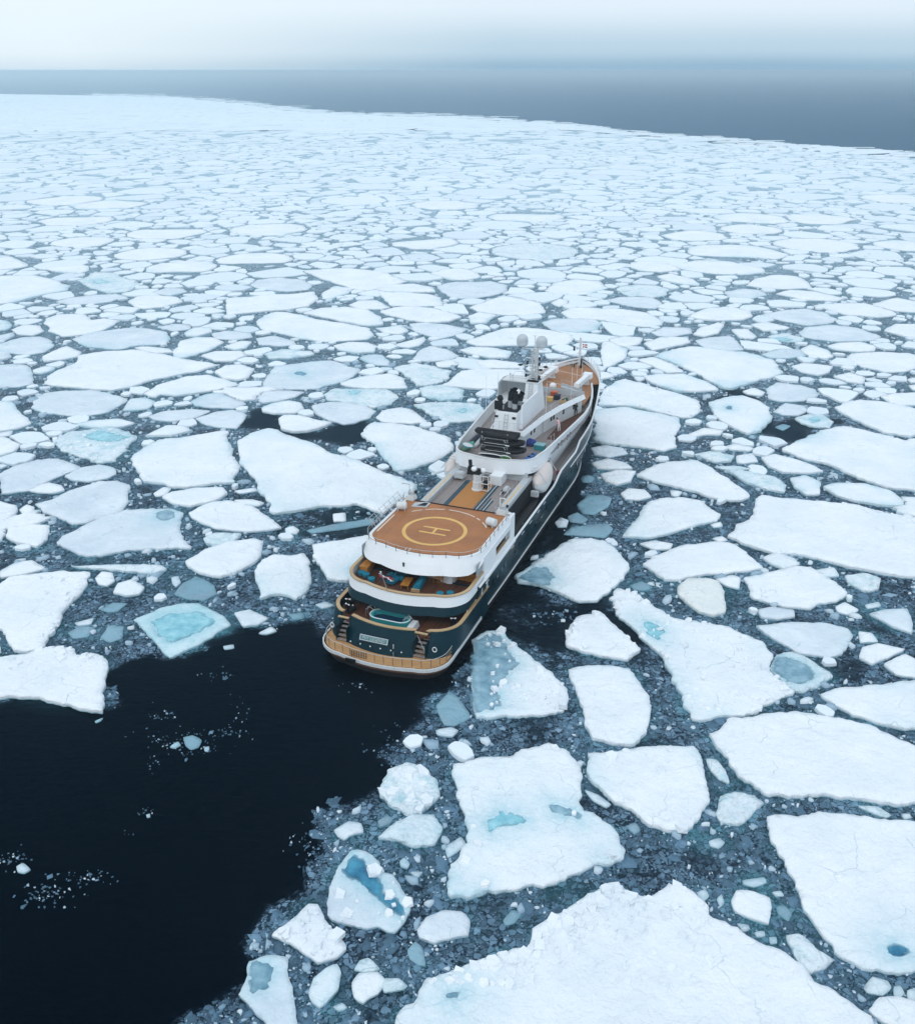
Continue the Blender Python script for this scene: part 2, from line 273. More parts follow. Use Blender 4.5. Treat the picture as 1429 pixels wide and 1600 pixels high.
# ------------------------------------------------------------ the floes one can tell apart
# view letter; snow kind (w white, g grey, c crushed, y cream, t turquoise, k soaked dark); outline; label; short name used by neighbours
VIEW = {'A': (0, 400, 2.858), 'B': (400, 400, 2.858), 'C': (900, 400, 2.701), 'D': (0, 640, 2.3817), 'E': (800, 600, 2.272),
        'F': (680, 880, 1.908), 'G': (300, 1150, 2.3817), 'K': (829, 1150, 2.3817), 'I': (0, 1020, 2.3817), 'P': (0, 0, 1.0)}
FLOES = '''
D w;487,185 500,165 600,115 700,100 800,85 840,78 862,140 882,200 875,275 800,275 710,288 640,285 530,262 500,215;white squarish slab left of the big pointed floe on the ship's left;squarish white slab
P w;370,687 386,680 420,670 445,676 483,690 525,709 558,720 600,738 632,748 648,762 640,780 615,790 600,802 585,798 560,786 545,789 504,793 458,799 426,801 414,779 395,753 374,720;large white floe shaped like an axe head pointing at the ship's left side;axe-shaped floe
D w;605,325 640,308 740,292 830,292 848,312 800,340 710,360 640,352;flat oval floe lying just below the squarish white slab;
D w;700,385 770,350 860,338 940,360 1000,395 1045,440 990,452 900,452 800,440 735,415;white wedge floe with brownish specks below the axe-shaped floe;specked wedge floe
D g;215,500 230,470 300,440 380,400 470,370 560,365 640,370 682,385 665,430 690,480 715,515 600,520 480,520 380,545 320,545 260,520;broad grey white floe with a small round dark melt hole near its upper right corner;floe with the round hole
D g;0,240 60,205 140,182 220,180 290,205 300,215 200,255 110,300 30,312 0,315;grey white floe at the left edge with a dark crack of water on its right;
D g;238,245 300,215 370,203 430,215 438,238 400,254 330,266 270,262;thin grey plate above the dark crack of open water on the left;
D g;130,350 200,330 290,294 370,266 440,262 485,282 480,340 450,380 380,395 330,420 270,425 210,400 160,385;rounded grey floe split off below the dark crack on the left;
D w;105,300 180,268 230,280 240,300 200,310 140,308;small white tongue of ice inside the dark crack on the left;
D w;30,440 120,425 190,430 180,480 140,510 60,495 25,475;;
D w;0,650 40,625 120,615 220,605 335,603 320,650 290,700 240,745 220,800 180,850 160,890 100,898 50,890 20,850 0,825 -60,800 -60,680;big white floe with a crumbling right rim at the left edge above the corner slab;crumbling left-edge floe
D w;0,920 100,912 150,890 200,880 280,895 290,912 350,905 400,925 395,985 390,1050 388,1125 340,1125 240,1095 150,1070 60,1068 0,1070 -60,1070 -60,920;white corner slab with a straight right side at the edge of the black open water;corner slab
D t;500,780 560,755 600,735 680,718 740,720 790,745 830,770 858,800 790,840 720,880 670,905 632,925 590,880 545,830;turquoise kite-shaped floe with two snow lumps on its soaked middle;turquoise kite floe
D w;693,565 760,525 850,495 940,480 983,490 970,540 940,575 880,605 810,622 740,605 700,585;white leaf-shaped floe left of the rounded floe beside the helipad;leaf-shaped floe
D w;948,600 975,560 1020,540 1080,545 1130,535 1155,570 1160,640 1140,680 1105,706 1060,690 1010,690 970,705 975,665 950,635;chunky rounded white floe with a small broken corner, left of the ship's stern;chunky rounded floe
D w;1165,505 1230,495 1290,485 1360,472 1400,470 1420,500 1400,560 1380,600 1290,640 1220,632 1190,590 1170,550;white floe with a turquoise rim partly hidden behind the ship's stern decks;
D k;648,680 680,640 730,615 790,645 810,680 760,705 690,700;;
D g;870,755 930,742 1000,775 960,798 905,805;small ribbed grey floe right of the turquoise kite floe;
D w;420,680 440,645 490,630 540,660 520,685 470,692;;
D w;355,625 380,600 420,605 430,635 400,655 365,648;;
D k;370,740 420,712 475,715 440,745 400,750;;
D k;250,825 300,800 350,805 330,840 270,848;;
D k;372,845 400,798 460,800 455,845 410,862;;
D c;755,480 800,458 900,462 870,490 830,508 770,500;;
D w;0,600 60,570 120,560 170,590 100,610 0,625;;
D c;195,115 250,85 330,75 400,60 470,75 510,100 470,150 430,190 360,200 300,180 230,150;heap of crushed ice holding a bright turquoise pool, left of the squarish slab;turquoise rubble heap
D w;540,100 620,60 700,62 710,80 640,98;;
D w;1237,386 1286,381 1288,413 1240,415;small square white block floating beside the ship's left side;
D w;1060,440 1090,430 1115,445 1105,460 1065,460;;
D k;1140,445 1250,420 1390,400 1395,420 1290,440 1160,455;long sunken grey slab lying along the ship's left side;
D w;10,405 60,390 130,405 130,418 50,425;;
D k;1070,755 1130,750 1135,770 1090,778;;
D w;960,828 1010,803 1030,820 990,832;;
D w;828,875 870,868 872,882 835,888;;
D g;1170,722 1210,710 1245,725 1200,737;;
D c;260,580 420,578 600,578 622,592 570,612 450,598 290,588;long narrow slab under the lower edge of the floe with the round hole;
D w;70,370 100,350 130,360 120,390 85,388;;
D w;870,335 940,332 985,345 960,358 900,352;;
D w;870,300 950,288 960,300 890,310;;
D w;570,310 610,285 640,290 620,315 580,322;;
D g;635,620 665,615 675,640 655,658 640,645;;
D g;275,790 350,772 340,795 290,802;;
A w;-60,95 30,88 150,88 230,100 310,135 300,155 230,165 150,185 60,210 -60,222;large smooth white floe at the left edge, highest of the large ones there;upper left floe
A w;205,50 300,35 395,45 400,62 360,80 280,75 210,62;;
A c;355,110 420,70 500,75 600,110 640,130 560,160 470,165 390,140;mound of crushed ice with a turquoise pool, right of the upper left floe;upper turquoise mound
A w;200,280 260,262 370,258 410,285 470,280 540,290 480,325 420,345 280,360 220,335 200,300;;
A w;570,205 620,180 700,175 790,185 815,205 740,228 640,235 590,222;;
P w;352,470 357,466 402,462 455,459 490,456 498,466 484,479 452,484 402,487 354,492;long white floe with a square left end lying above the whale-back floe;square-ended floe
A g;320,370 400,345 560,318 650,320 740,340 760,370 735,392 610,400 510,418 400,405 340,390;;
A g;-60,385 0,390 100,362 180,358 235,375 250,400 200,430 130,440 50,435 -60,425;;
A w;340,445 430,430 520,425 600,418 700,435 800,455 920,470 985,485 900,512 780,530 690,550 580,585 510,602 420,595 300,585 220,580 200,570 215,540 260,510 345,478;large white floe tapering to a sharp point on its right, upper left of the ship;pointed white floe
A g;145,640 200,612 300,598 420,600 520,620 560,645 500,692 400,710 300,710 190,700 145,680;grey white lozenge floe directly below the pointed white floe;grey lozenge floe
A g;545,690 580,635 650,628 700,650 660,680 600,688;;
A g;-60,490 60,480 120,485 145,530 150,570 90,582 -60,592;;
A w;190,450 260,415 300,402 370,430 350,450 270,465 195,472;;
A w;775,430 800,380 880,362 960,365 1000,385 960,410 880,440 830,455 770,455;;
A w;900,445 960,425 1080,425 1095,445 1040,470 960,470;;
A w;960,520 1010,490 1080,485 1135,505 1110,545 1060,555 1000,550;;
A w;645,615 720,570 830,540 930,530 1000,550 1065,575 960,600 850,615 780,625 720,618 690,632;white floe with a frayed turquoise lower edge, right of the grey lozenge floe;
A g;850,650 900,620 980,605 1060,640 1100,660 1040,680 940,675 870,665;;
A g;660,715 740,690 850,680 940,690 880,720 760,738 690,732;;
A g;870,725 950,695 1040,685 1100,705 1060,770 980,765 900,745;;
B g;20,585 40,540 100,490 200,475 330,465 400,480 465,505 420,540 370,570 270,590 130,595 60,590;greyish floe with a tiny blue melt eye in its middle, above the open lead;floe with the blue eye
B g;0,640 40,602 130,600 220,604 180,625 110,645 30,655;;
B w;22,680 60,662 150,645 200,655 218,680 180,702 80,705 30,695;;
B w;100,730 120,712 200,712 280,735 340,745 290,770 230,785 160,790 110,775;small floe with a dark furrow along its lower edge in the open lead;
A w;-60,645 50,650 100,700 145,745 80,770 -60,790;;
A w;145,510 200,492 255,495 245,510 190,525 150,522;;
A w;820,345 870,320 940,320 945,340 880,360 830,358;;
A g;-60,425 40,425 55,450 20,462 -60,462;;
A g;700,318 780,302 850,308 855,325 780,335;;
A g;-20,360 60,340 70,355 20,378 -20,380;;
A g;945,345 1020,332 1120,345 1130,362 1050,375 960,368;;
A w;1000,405 1080,378 1125,382 1100,410 1040,420;;
A w;600,410 660,405 760,415 775,430 700,435 640,425;;
A c;1180,440 1260,415 1390,425 1400,440 1300,455 1200,460;;
A w;50,330 110,305 180,312 200,335 150,355 80,350;;
A g;680,165 740,142 820,145 835,160 760,178;;
A g;250,205 300,188 420,175 520,170 570,180 500,205 400,215 300,215;;
A w;330,755 420,735 530,728 605,745 540,765 430,768;;
A w;-20,790 60,778 50,800 0,805;;
A g;1115,130 1150,105 1250,95 1350,105 1400,125 1370,150 1280,158 1180,150;;
B w;5,300 40,265 100,250 200,262 300,285 400,300 500,325 540,355 500,372 400,378 300,382 200,370 120,350 30,325;large white floe like a whale's back, above and left of the ship;whale-back floe
B w;210,255 290,232 400,228 500,240 560,280 570,305 500,312 420,300 320,280;;
B w;205,65 260,62 400,55 480,62 560,70 640,100 680,115 600,135 500,158 430,145 350,120 280,95;wide white kite-shaped floe high above the whale-back floe;high white kite floe
B w;545,165 640,158 760,170 825,185 830,220 720,225 600,220 570,195;;
B w;550,250 620,232 700,225 800,235 880,255 920,275 860,292 760,298 680,285 600,268;;
B g;680,300 760,295 850,305 945,325 900,350 830,368 780,360 720,340 690,320;;
B g;800,130 900,115 1050,110 1130,130 1110,155 1050,180 960,192 870,180 820,160;;
B w;955,230 1020,205 1100,175 1180,190 1270,210 1290,255 1200,265 1080,262 990,250;;
B w;930,385 1000,355 1100,325 1200,320 1300,330 1400,350 1422,370 1380,395 1250,402 1100,400 980,402;bright white floe lying directly behind the ship's mast and radar domes;floe behind the mast
B w;905,420 960,408 1060,410 1140,430 1120,455 1040,455 950,435;;
P w;850,454 865,442 900,436 935,440 950,450 920,460 872,461;;
B w;780,80 830,60 920,55 990,75 1000,95 940,108 860,105;;
B w;345,400 420,384 500,386 545,402 530,430 440,435 370,420;;
B g;460,455 500,440 560,440 595,470 590,488 520,485;;
B g;700,460 730,420 780,400 850,415 905,445 860,465 760,470;;
B w;830,580 870,545 920,515 1000,505 1100,505 1200,510 1190,560 1150,590 1050,597 950,592;flat white floe touching the left side of the ship's mast;
B w;375,570 420,550 500,535 600,525 660,550 675,590 600,590 480,590 400,580;;
B c;300,620 350,590 450,590 520,590 580,595 640,630 600,665 520,680 440,660 380,645 320,640;white floe with a pale turquoise patch on its crest, right of the blue-eyed floe;
B g;250,665 320,650 400,650 480,665 540,690 510,720 440,745 390,752 320,730 265,705;;
B w;530,720 570,690 650,675 700,690 765,740 700,748 620,745 560,740;;
P w;564,676 570,664 585,658 617,661 645,666 673,675 701,685 708,700 690,715 670,725 645,733 620,735 600,720 590,705 575,690;white floe with a crumbled edge close to the ship's left side, above the open lead;crumbled floe
B c;620,500 700,480 800,495 870,515 870,545 800,570 720,580 690,550;;
B c;730,590 830,575 930,600 920,640 820,645 740,625;;
B c;700,662 800,652 900,650 1000,665 1030,690 990,730 920,740 860,745 800,715;patch of crushed white ice with a green melt hollow near the ship's funnel;
B w;800,475 870,464 910,482 870,495 810,495;;
B w;950,270 1000,250 1070,265 1030,300 955,302;;
B w;980,470 1060,465 1180,480 1200,500 1080,503 1000,495;;
B w;290,170 350,135 430,145 420,165 370,180 340,195 295,190;;
B w;410,220 460,200 540,198 600,230 560,238 460,235;;
B w;530,322 590,318 650,308 685,335 640,350 580,345;;
B w;620,395 680,380 750,360 760,375 730,400 680,410 630,405;;
B g;0,368 80,356 170,378 180,395 100,402 10,395;;
B w;1315,210 1350,190 1390,195 1392,215 1350,228;;
C w;-55,240 -20,215 80,222 200,225 300,240 360,270 365,290 320,300 200,290 90,270 -30,262;;
P g;844,503 872,498 925,497 940,505 935,517 900,520 862,516;;
B w;530,150 600,130 700,125 790,140 800,160 700,163 600,160;;
C w;325,425 400,395 480,382 600,395 720,410 840,440 855,475 875,495 800,515 700,545 640,558 600,548 540,515 470,475 400,450;large smooth white floe right of the ship's bow, pointed at the bottom;large floe off the bow
C g;500,355 560,342 650,338 680,360 708,395 620,402 540,385;;
C w;710,125 760,95 850,78 930,85 985,115 990,135 880,140 780,135;;
C g;770,250 850,230 960,220 1040,235 1105,268 1070,285 960,290 860,270;;
C w;470,255 550,220 640,215 740,235 740,255 700,270 600,275 520,270;;
C g;940,320 970,300 1060,290 1180,300 1290,340 1250,355 1100,360 1000,350 950,340;;
C w;1140,430 1160,412 1260,405 1400,410 1500,440 1429,470 1390,490 1300,492 1200,465;white floe at the right edge, upper right of the large floe off the bow;
C w;1085,640 1130,615 1200,605 1300,620 1400,640 1500,660 1500,740 1400,760 1290,745 1200,700 1130,670;;
C g;795,560 850,532 950,545 1010,565 1020,590 960,610 860,612 810,600;;
C w;565,620 640,595 700,592 760,610 820,640 818,690 780,740 720,752 650,720 600,690 575,655;rounded white floe with a blue dent, hanging into a dark lead right of the bow;dented round floe
C g;830,655 880,618 960,630 980,650 940,672 870,670 830,655;;
C c;920,685 980,665 1040,670 1090,700 1070,725 1000,720 950,705;;
C w;280,510 340,500 450,500 550,532 600,565 540,572 420,570 340,545;;
C w;265,440 320,425 400,455 450,484 450,492 380,495 320,465;;
E w;308,75 330,10 400,-20 530,15 600,40 670,60 670,95 620,120 560,105 430,80;wide floe broken into low blue-edged steps beside the ship's bow;stepped floe by the bow
E w;290,200 300,95 400,84 500,104 590,118 600,150 575,180 585,225 540,238 440,222 340,212;large white floe with a ragged right end lying against the ship's bow;
C w;100,400 115,365 150,362 215,395 210,430 160,460 120,470 105,440;;
C w;135,350 200,338 280,345 270,370 210,385 150,372;;
C w;285,370 350,345 470,345 480,365 400,385 320,400;;
C g;310,320 370,298 480,302 490,325 400,342 340,335;;
C w;490,330 520,303 600,280 625,290 600,325 540,342;;
C w;650,310 720,307 760,340 745,350 690,345;;
C w;730,290 800,278 900,302 880,310 790,318;;
C w;1060,380 1100,366 1200,364 1260,378 1260,400 1180,405 1090,395;;
C w;940,395 990,375 1060,400 1085,425 1040,435 970,415;;
C w;905,465 960,450 1080,465 1070,490 1020,502 950,490;;
C w;1085,510 1150,492 1220,515 1210,540 1140,530;;
C w;1280,590 1340,580 1429,575 1480,600 1429,630 1340,630;;
C g;120,185 200,170 320,175 370,200 330,222 215,212;;
C w;840,160 900,142 1000,150 1130,180 1100,190 960,185;;
C w;1000,212 1100,200 1220,200 1340,235 1350,250 1280,260 1150,250;;
C w;1300,315 1340,285 1500,290 1500,345 1380,340;;
C w;700,570 750,555 795,575 780,590 720,582;;
C w;400,40 500,20 640,25 780,50 800,70 700,80 540,72 460,60;long white floe high up right, farthest of the long floes beyond the bow;
C w;210,40 280,20 380,30 440,60 360,70 260,60;;
C w;340,85 400,75 500,100 520,125 450,120 370,105;;
C g;780,415 860,390 940,395 970,420 900,432 820,430;;
C c;800,340 870,322 960,345 950,362 860,360;crushed floe holding a long turquoise pool, upper right of the large floe off the bow;
C w;1395,520 1500,500 1500,530 1410,535;;
C w;1400,545 1500,540 1500,570 1420,565;;
C g;620,150 700,135 780,143 800,165 740,180 650,175;;
E g;275,225 330,215 395,225 410,245 340,260 290,250;;
E w;280,280 340,264 400,280 430,300 370,303 300,298;;
E w;312,320 370,306 440,310 420,345 370,358 330,345;;
E w;443,325 500,290 560,275 650,272 710,300 770,345 830,380 845,400 790,413 700,400 600,370 520,350;long low white floe stretched above the white trapezoid slab, right of the hull;long low floe
E w;388,540 430,490 480,420 520,405 600,402 670,415 700,440 735,465 720,485 650,500 560,530 480,545;white trapezoid slab right of the hull, left of the huge cracked floe;white trapezoid slab
E w;385,390 410,370 470,375 495,400 450,412 400,408;;
E w;955,235 1010,205 1100,165 1180,152 1300,180 1429,205 1500,230 1500,390 1429,378 1340,370 1220,335 1110,285 1020,262;big white floe at the right edge with a dark lead along its upper left side;upper right-edge floe
E w;765,540 800,500 860,470 860,410 880,393 960,405 1100,420 1230,430 1320,460 1429,475 1500,490 1500,690 1429,683 1300,670 1200,650 1100,625 1000,605 900,590 820,570;huge flat floe with faint blue stains running off the right edge;huge stained floe
E w;1100,365 1150,352 1250,355 1340,380 1390,415 1385,434 1300,431 1220,416 1150,395;;
E w;880,260 930,248 1000,265 1070,290 1105,310 1060,318 960,315 905,295;;
E w;985,335 1040,325 1092,350 1090,392 1040,393 1000,365;;
E c;765,310 830,310 930,330 970,360 970,385 900,375 830,350;;
E w;794,255 850,245 875,275 820,282 795,278;;
E w;755,220 790,210 860,228 840,238 770,232;;
E w;620,180 680,155 750,165 740,180 680,180 640,188;;
E c;640,250 700,240 790,255 780,275 720,278;;
E c;715,292 790,288 850,300 780,308;;
E k;930,149 960,138 990,145 960,162;;
E w;462,640 500,610 600,575 720,560 780,570 830,600 895,655 800,668 680,680 600,692 540,697 490,665;broad white loaf-shaped floe, right of the floe with the teal pool beside the hull;loaf-shaped floe
E w;450,565 500,553 570,565 560,585 500,587;;
E w;0,685 40,660 100,620 170,570 210,550 280,550 330,560 370,590 400,625 422,652 395,690 350,740 300,768 240,770 180,750 90,715 20,705;smooth white floe with a teal pool at its left tip, beside the ship's hull;teal-tipped floe
E y;590,720 620,690 680,690 730,700 750,740 758,810 720,825 660,810 610,770 585,745;small cream-tinted rounded floe among crushed ice;cream-tinted floe
E w;822,690 880,675 960,655 1010,645 1060,650 1110,680 1160,715 1182,745 1150,770 1090,780 1060,798 960,790 850,755 845,730;white arrowhead floe with one small dark spot, right of the cream-tinted floe;arrowhead floe
E w;885,615 940,597 1000,620 1020,640 960,655 910,635;;
E w;720,690 780,675 810,685 805,725 760,715;;
E g;1265,815 1320,800 1400,797 1415,830 1420,885 1350,860;;
E c;1180,680 1240,668 1310,690 1300,730 1250,735 1190,705;;
E w;1145,790 1180,772 1230,800 1200,818 1155,808;;
E g;870,800 920,788 1000,800 1005,825 940,835 880,825;;
F g;955,185 1060,175 1160,178 1230,195 1245,215 1210,270 1170,280 1080,265 1000,220;flat grey white floe right of the long floe with two pools;
E k;230,425 270,392 320,390 355,400 340,430 290,460 250,455;;
E k;195,465 230,450 270,475 250,490 205,485;;
E k;180,530 210,505 270,495 340,490 360,510 330,540 260,535;;
E g;150,490 170,470 200,480 195,505 160,505;;
E k;240,325 270,318 295,330 280,345 250,345;;
E k;420,710 460,697 500,715 480,728 430,725;;
E w;700,495 740,485 748,502 715,508;;
E w;708,545 745,538 765,552 735,560;;
E w;1250,780 1300,768 1310,785 1260,795;;
E w;1070,660 1140,648 1160,680 1110,685;;
E w;560,375 605,380 590,398 565,395;;
F w;385,210 420,160 495,147 530,180 570,215 612,260 575,290 510,280 440,265 390,245;small hummocky white floe left of the long floe with two pools;small hummocky floe
F w;522,100 540,75 600,95 650,130 700,165 800,175 900,200 980,240 1008,272 990,320 1030,360 1068,385 1020,415 930,450 850,465 790,477 755,460 730,410 700,340 680,290 640,240 590,195 545,150;long hummocked white floe with a blue pool near its upper end;long hummocked floe
F c;1012,270 1062,262 1130,295 1185,335 1150,365 1105,385 1075,385 1036,355 998,320;apron of crushed ice round a square teal pool at the long floe's right end;
F w;395,320 440,310 520,310 580,320 600,350 640,400 640,460 625,510 595,540 540,540 470,520 450,480 425,400;upright white floe with a rounded foot, right of the half-sunken floe by the stern;upright floe
F w;105,350 120,300 110,230 150,200 200,200 225,230 260,260 300,290 350,330 390,370 402,400 385,440 320,450 230,455 120,460 110,420;half white floe whose left part is sunk under grey blue water, off the stern;half-sunken floe
F k;0,420 40,377 70,395 100,440 106,455 60,480 25,478;small glassy grey floe near the ship's stern corner, left of the half-sunken floe;
F g;0,495 45,485 70,495 50,515 5,508;;
F w;805,515 870,470 960,455 1100,445 1200,460 1300,490 1429,550 1500,590 1500,712 1400,715 1250,705 1150,690 1050,695 980,690 920,650 860,580;big white floe with faint crossing tracks, running off the right edge;tracked floe
F w;1148,390 1220,368 1330,360 1429,350 1500,345 1500,480 1400,495 1330,480 1240,450 1180,415;white wedge floe at the right edge above the tracked floe;right-edge wedge floe
F w;1260,280 1270,250 1320,238 1400,255 1350,280 1300,300;;
F w;1335,300 1400,268 1440,290 1440,340 1370,330;;
F w;1260,200 1300,205 1320,232 1265,235;;
F c;840,745 850,695 890,680 950,690 980,715 940,750 900,778 845,765;small lumpy white floe in the channel right of the shield-shaped floe;
F w;455,630 455,570 500,565 560,560 620,550 700,545 770,550 800,590 805,650 815,700 790,750 750,800 700,795 640,780 580,735 520,695 480,660;shield-shaped white floe below the long hummocked floe;shield-shaped floe
P w;705,1206 712,1194 743,1183 795,1181 822,1173 858,1162 884,1173 905,1194 908,1226 905,1252 912,1268 938,1278 960,1300 976,1340 950,1352 900,1364 870,1380 833,1385 804,1393 762,1389 728,1402 697,1398 703,1351 718,1345 732,1318 724,1288 716,1247;big hourglass-waisted white floe with two turquoise pools across its middle;two-pool floe
G g;940,410 1000,370 1022,400 990,425 950,450;;
G g;500,665 515,560 540,480 590,420 640,425 700,460 700,500 750,510 775,560 800,610 808,640 780,690 750,725 690,705 640,712 580,695 520,680;greyish floe with a deep blue melt channel under its upper right rim;blue-channel floe
G w;298,738 380,670 430,620 470,625 500,690 540,740 575,790 540,820 465,843 420,810 360,770;pointed white floe with tilted blocks, at the edge of the black open water;tilted-block floe
G g;170,960 200,900 205,835 280,810 355,820 360,900 380,970 392,1071 390,1110 300,1100 250,1040;ragged floe with a soaked blue grey top at the bottom edge of the black water;
G w;430,960 450,900 500,860 540,845 555,880 545,940 500,990 475,1010 440,985;small bright white oval floe with a glowing turquoise rim near the bottom;bright oval floe
G w;592,915 620,878 690,872 730,910 690,955 650,975 635,993 600,965;smooth white heart-shaped floe right of the bright oval floe;
G c;600,866 620,830 655,820 700,860 690,870 630,876;;
G c;704,900 770,895 805,925 780,940 712,950;;
G g;835,720 870,670 940,642 1000,650 1035,680 1030,740 960,750 900,768 845,748;small white floe with a raised rim like a dish, right of the blue-channel floe;dish-rimmed floe
G c;700,180 740,125 800,100 860,120 920,170 925,225 860,275 800,290 740,260 700,215;round heap of cracked grey and white ice left of the two-pool floe;round rubble heap
G c;690,380 760,320 830,292 900,290 935,340 905,400 825,412 760,385;;
G g;525,345 580,312 630,320 640,355 590,365 565,385 540,370;;
G k;800,790 830,755 860,780 870,850 840,845 810,825;;
G k;690,310 730,290 750,305 740,318 700,335;;
G k;1155,680 1190,640 1230,650 1200,690 1165,700;;
G g;770,460 790,445 812,470 800,490 775,480;;
G g;810,500 860,500 835,527;;
G g;520,1000 560,985 580,1005 545,1020;;
P w;615,1640 622,1580 644,1566 659,1534 686,1526 720,1515 745,1496 783,1492 829,1478 827,1452 842,1446 855,1440 884,1427 905,1408 934,1391 968,1386 989,1394 1014,1398 1047,1383 1081,1398 1106,1419 1102,1431 1152,1450 1177,1469 1215,1486 1249,1511 1270,1536 1312,1557 1359,1591 1380,1640;enormous white floe with a crumbled upper left rim filling the bottom of the picture;enormous bottom floe
K w;870,310 900,285 1000,285 1150,280 1300,310 1429,325 1500,330 1500,870 1429,870 1330,878 1230,865 1160,830 1110,760 1060,700 1010,620 990,560 940,490 920,430 890,370;vast smooth white floe in the lower right with one small dark melt spot;vast lower right floe
K w;745,610 765,570 830,575 890,600 895,640 885,697 830,680 760,650;small thick white block of a floe between the two vast lower floes;
K c;945,740 1000,735 1060,790 1130,830 1100,855 1040,880 1000,850 970,790;cracked white floe squeezed in the channel left of the vast lower right floe;
K w;1237,930 1270,888 1330,905 1345,930 1310,962 1250,950;;
K w;1250,1020 1290,970 1360,965 1440,990 1500,1050 1400,1110 1300,1060;white floe in the bottom right corner;corner floe
K w;1350,925 1375,920 1395,955 1370,970 1350,965;;
K w;1400,940 1440,930 1440,985 1400,972;;
K c;650,80 690,85 730,130 740,175 700,160 660,120;;
K g;665,405 660,385 700,372 725,390 700,415;;
K g;785,530 870,518 880,540 830,557 790,545;;
K g;895,575 930,570 945,590 910,592;;
K k;910,630 940,620 975,650 960,685 920,655;;
K g;615,575 650,562 665,590 640,612;;
K g;690,600 710,580 722,615 705,632;;
K c;1215,256 1290,258 1345,290 1320,302 1260,280;;
K g;1375,285 1410,283 1420,300 1390,308;;
K g;765,690 810,695 820,715 780,710;;
K g;830,725 870,720 875,740 840,745;;
K g;885,740 915,740 918,765 890,768;;
K g;200,195 250,215 300,250 280,262 230,235;;
K k;355,330 390,315 410,345 385,362;;
I k;680,308 715,300 752,318 740,345 710,355 690,340;small glassy grey piece drifting alone in the middle of the black open water;
I g;630,345 660,325 675,338 645,350;;
I g;758,345 780,340 775,362 760,360;;
I g;58,790 85,775 115,800 90,815 65,810;;
I g;350,250 385,235 375,248 355,256;;
I g;540,595 560,590 560,605 545,608;;
'''
# melt pools: view, kind (p turquoise, b blue, s slushy grey), outline; each lies on the floe under its centre
POOLS = '''
D p;310,100 370,80 440,90 485,100 430,120 350,118
D s;585,385 620,375 650,382 645,405 605,412 585,400
A p;415,110 450,105 490,118 430,125
B b;170,525 195,512 225,525 205,535
B p;415,605 440,598 470,605 430,625
B p;900,690 930,680 960,692 920,700
C p;815,350 860,342 915,352 870,360
C p;975,690 1010,682 1035,690 1000,705
E s;20,690 80,655 120,655 150,690 130,720 80,712
F p;615,175 640,175 680,205 665,230 635,215
F s;1006,318 1016,280 1060,285 1110,310 1130,335 1090,360 1060,360
F s;113,300 115,240 150,210 190,215 215,255 245,300 210,350 180,375 198,425 130,452 112,420 110,350
G p;1100,320 1125,305 1150,285 1200,300 1240,310 1230,330 1160,332 1110,360
K s;70,260 110,262 180,290 190,310 130,300 85,290
G b;565,500 600,435 640,460 690,530 700,570 760,600 790,640 780,665 730,640 680,590 620,540 580,525
G s;225,850 290,830 300,880 270,940 220,950
G s;1000,960 960,955 940,975 980,985
C b;630,640 650,635 655,650 638,655
K b;1325,800 1335,788 1352,780 1370,785 1392,796 1400,808 1385,812 1368,822 1350,818 1338,810
D p;560,785 640,760 740,755 800,790 720,835 640,865 590,840
D p;1300,600 1360,560 1395,545 1380,590 1320,620
'''
def parse(view, pts):
    ox, oy, s = VIEW[view]
    return [px2g(ox + float(a) / s, oy + float(b) / s, 0.25) for a, b in (p.split(',') for p in pts.split())]
def inside(P, poly):
    """P (n,2), poly (m,2) -> bool (n)"""
    x, y = P[:, 0], P[:, 1]; r = np.zeros(len(P), bool); m_ = len(poly)
    for i in range(m_):
        xa, ya = poly[i]; xb, yb = poly[(i + 1) % m_]
        if ya == yb: continue
        c = ((ya > y) != (yb > y)) & (x < (xb - xa) * (y - ya) / (yb - ya) + xa); r ^= c
    return r
def edge_dist(P, poly):
    a = np.asarray(poly); b = np.roll(a, -1, axis=0); d = np.full(len(P), 1e9)
    for i in range(len(a)):
        ab = b[i] - a[i]; L = max(1e-9, ab @ ab); ap = P - a[i]
        t = np.clip((ap @ ab) / L, 0, 1); q = ap - t[:, None] * ab; d = np.minimum(d, (q ** 2).sum(1))
    return np.sqrt(d)
def nz(x, y, s, k=0.0): return noise.noise(Vector((x * s, y * s, k)))
def area(p):
    p = np.asarray(p); q = np.roll(p, -1, axis=0); return 0.5 * float(np.sum(p[:, 0] * q[:, 1] - q[:, 0] * p[:, 1]))
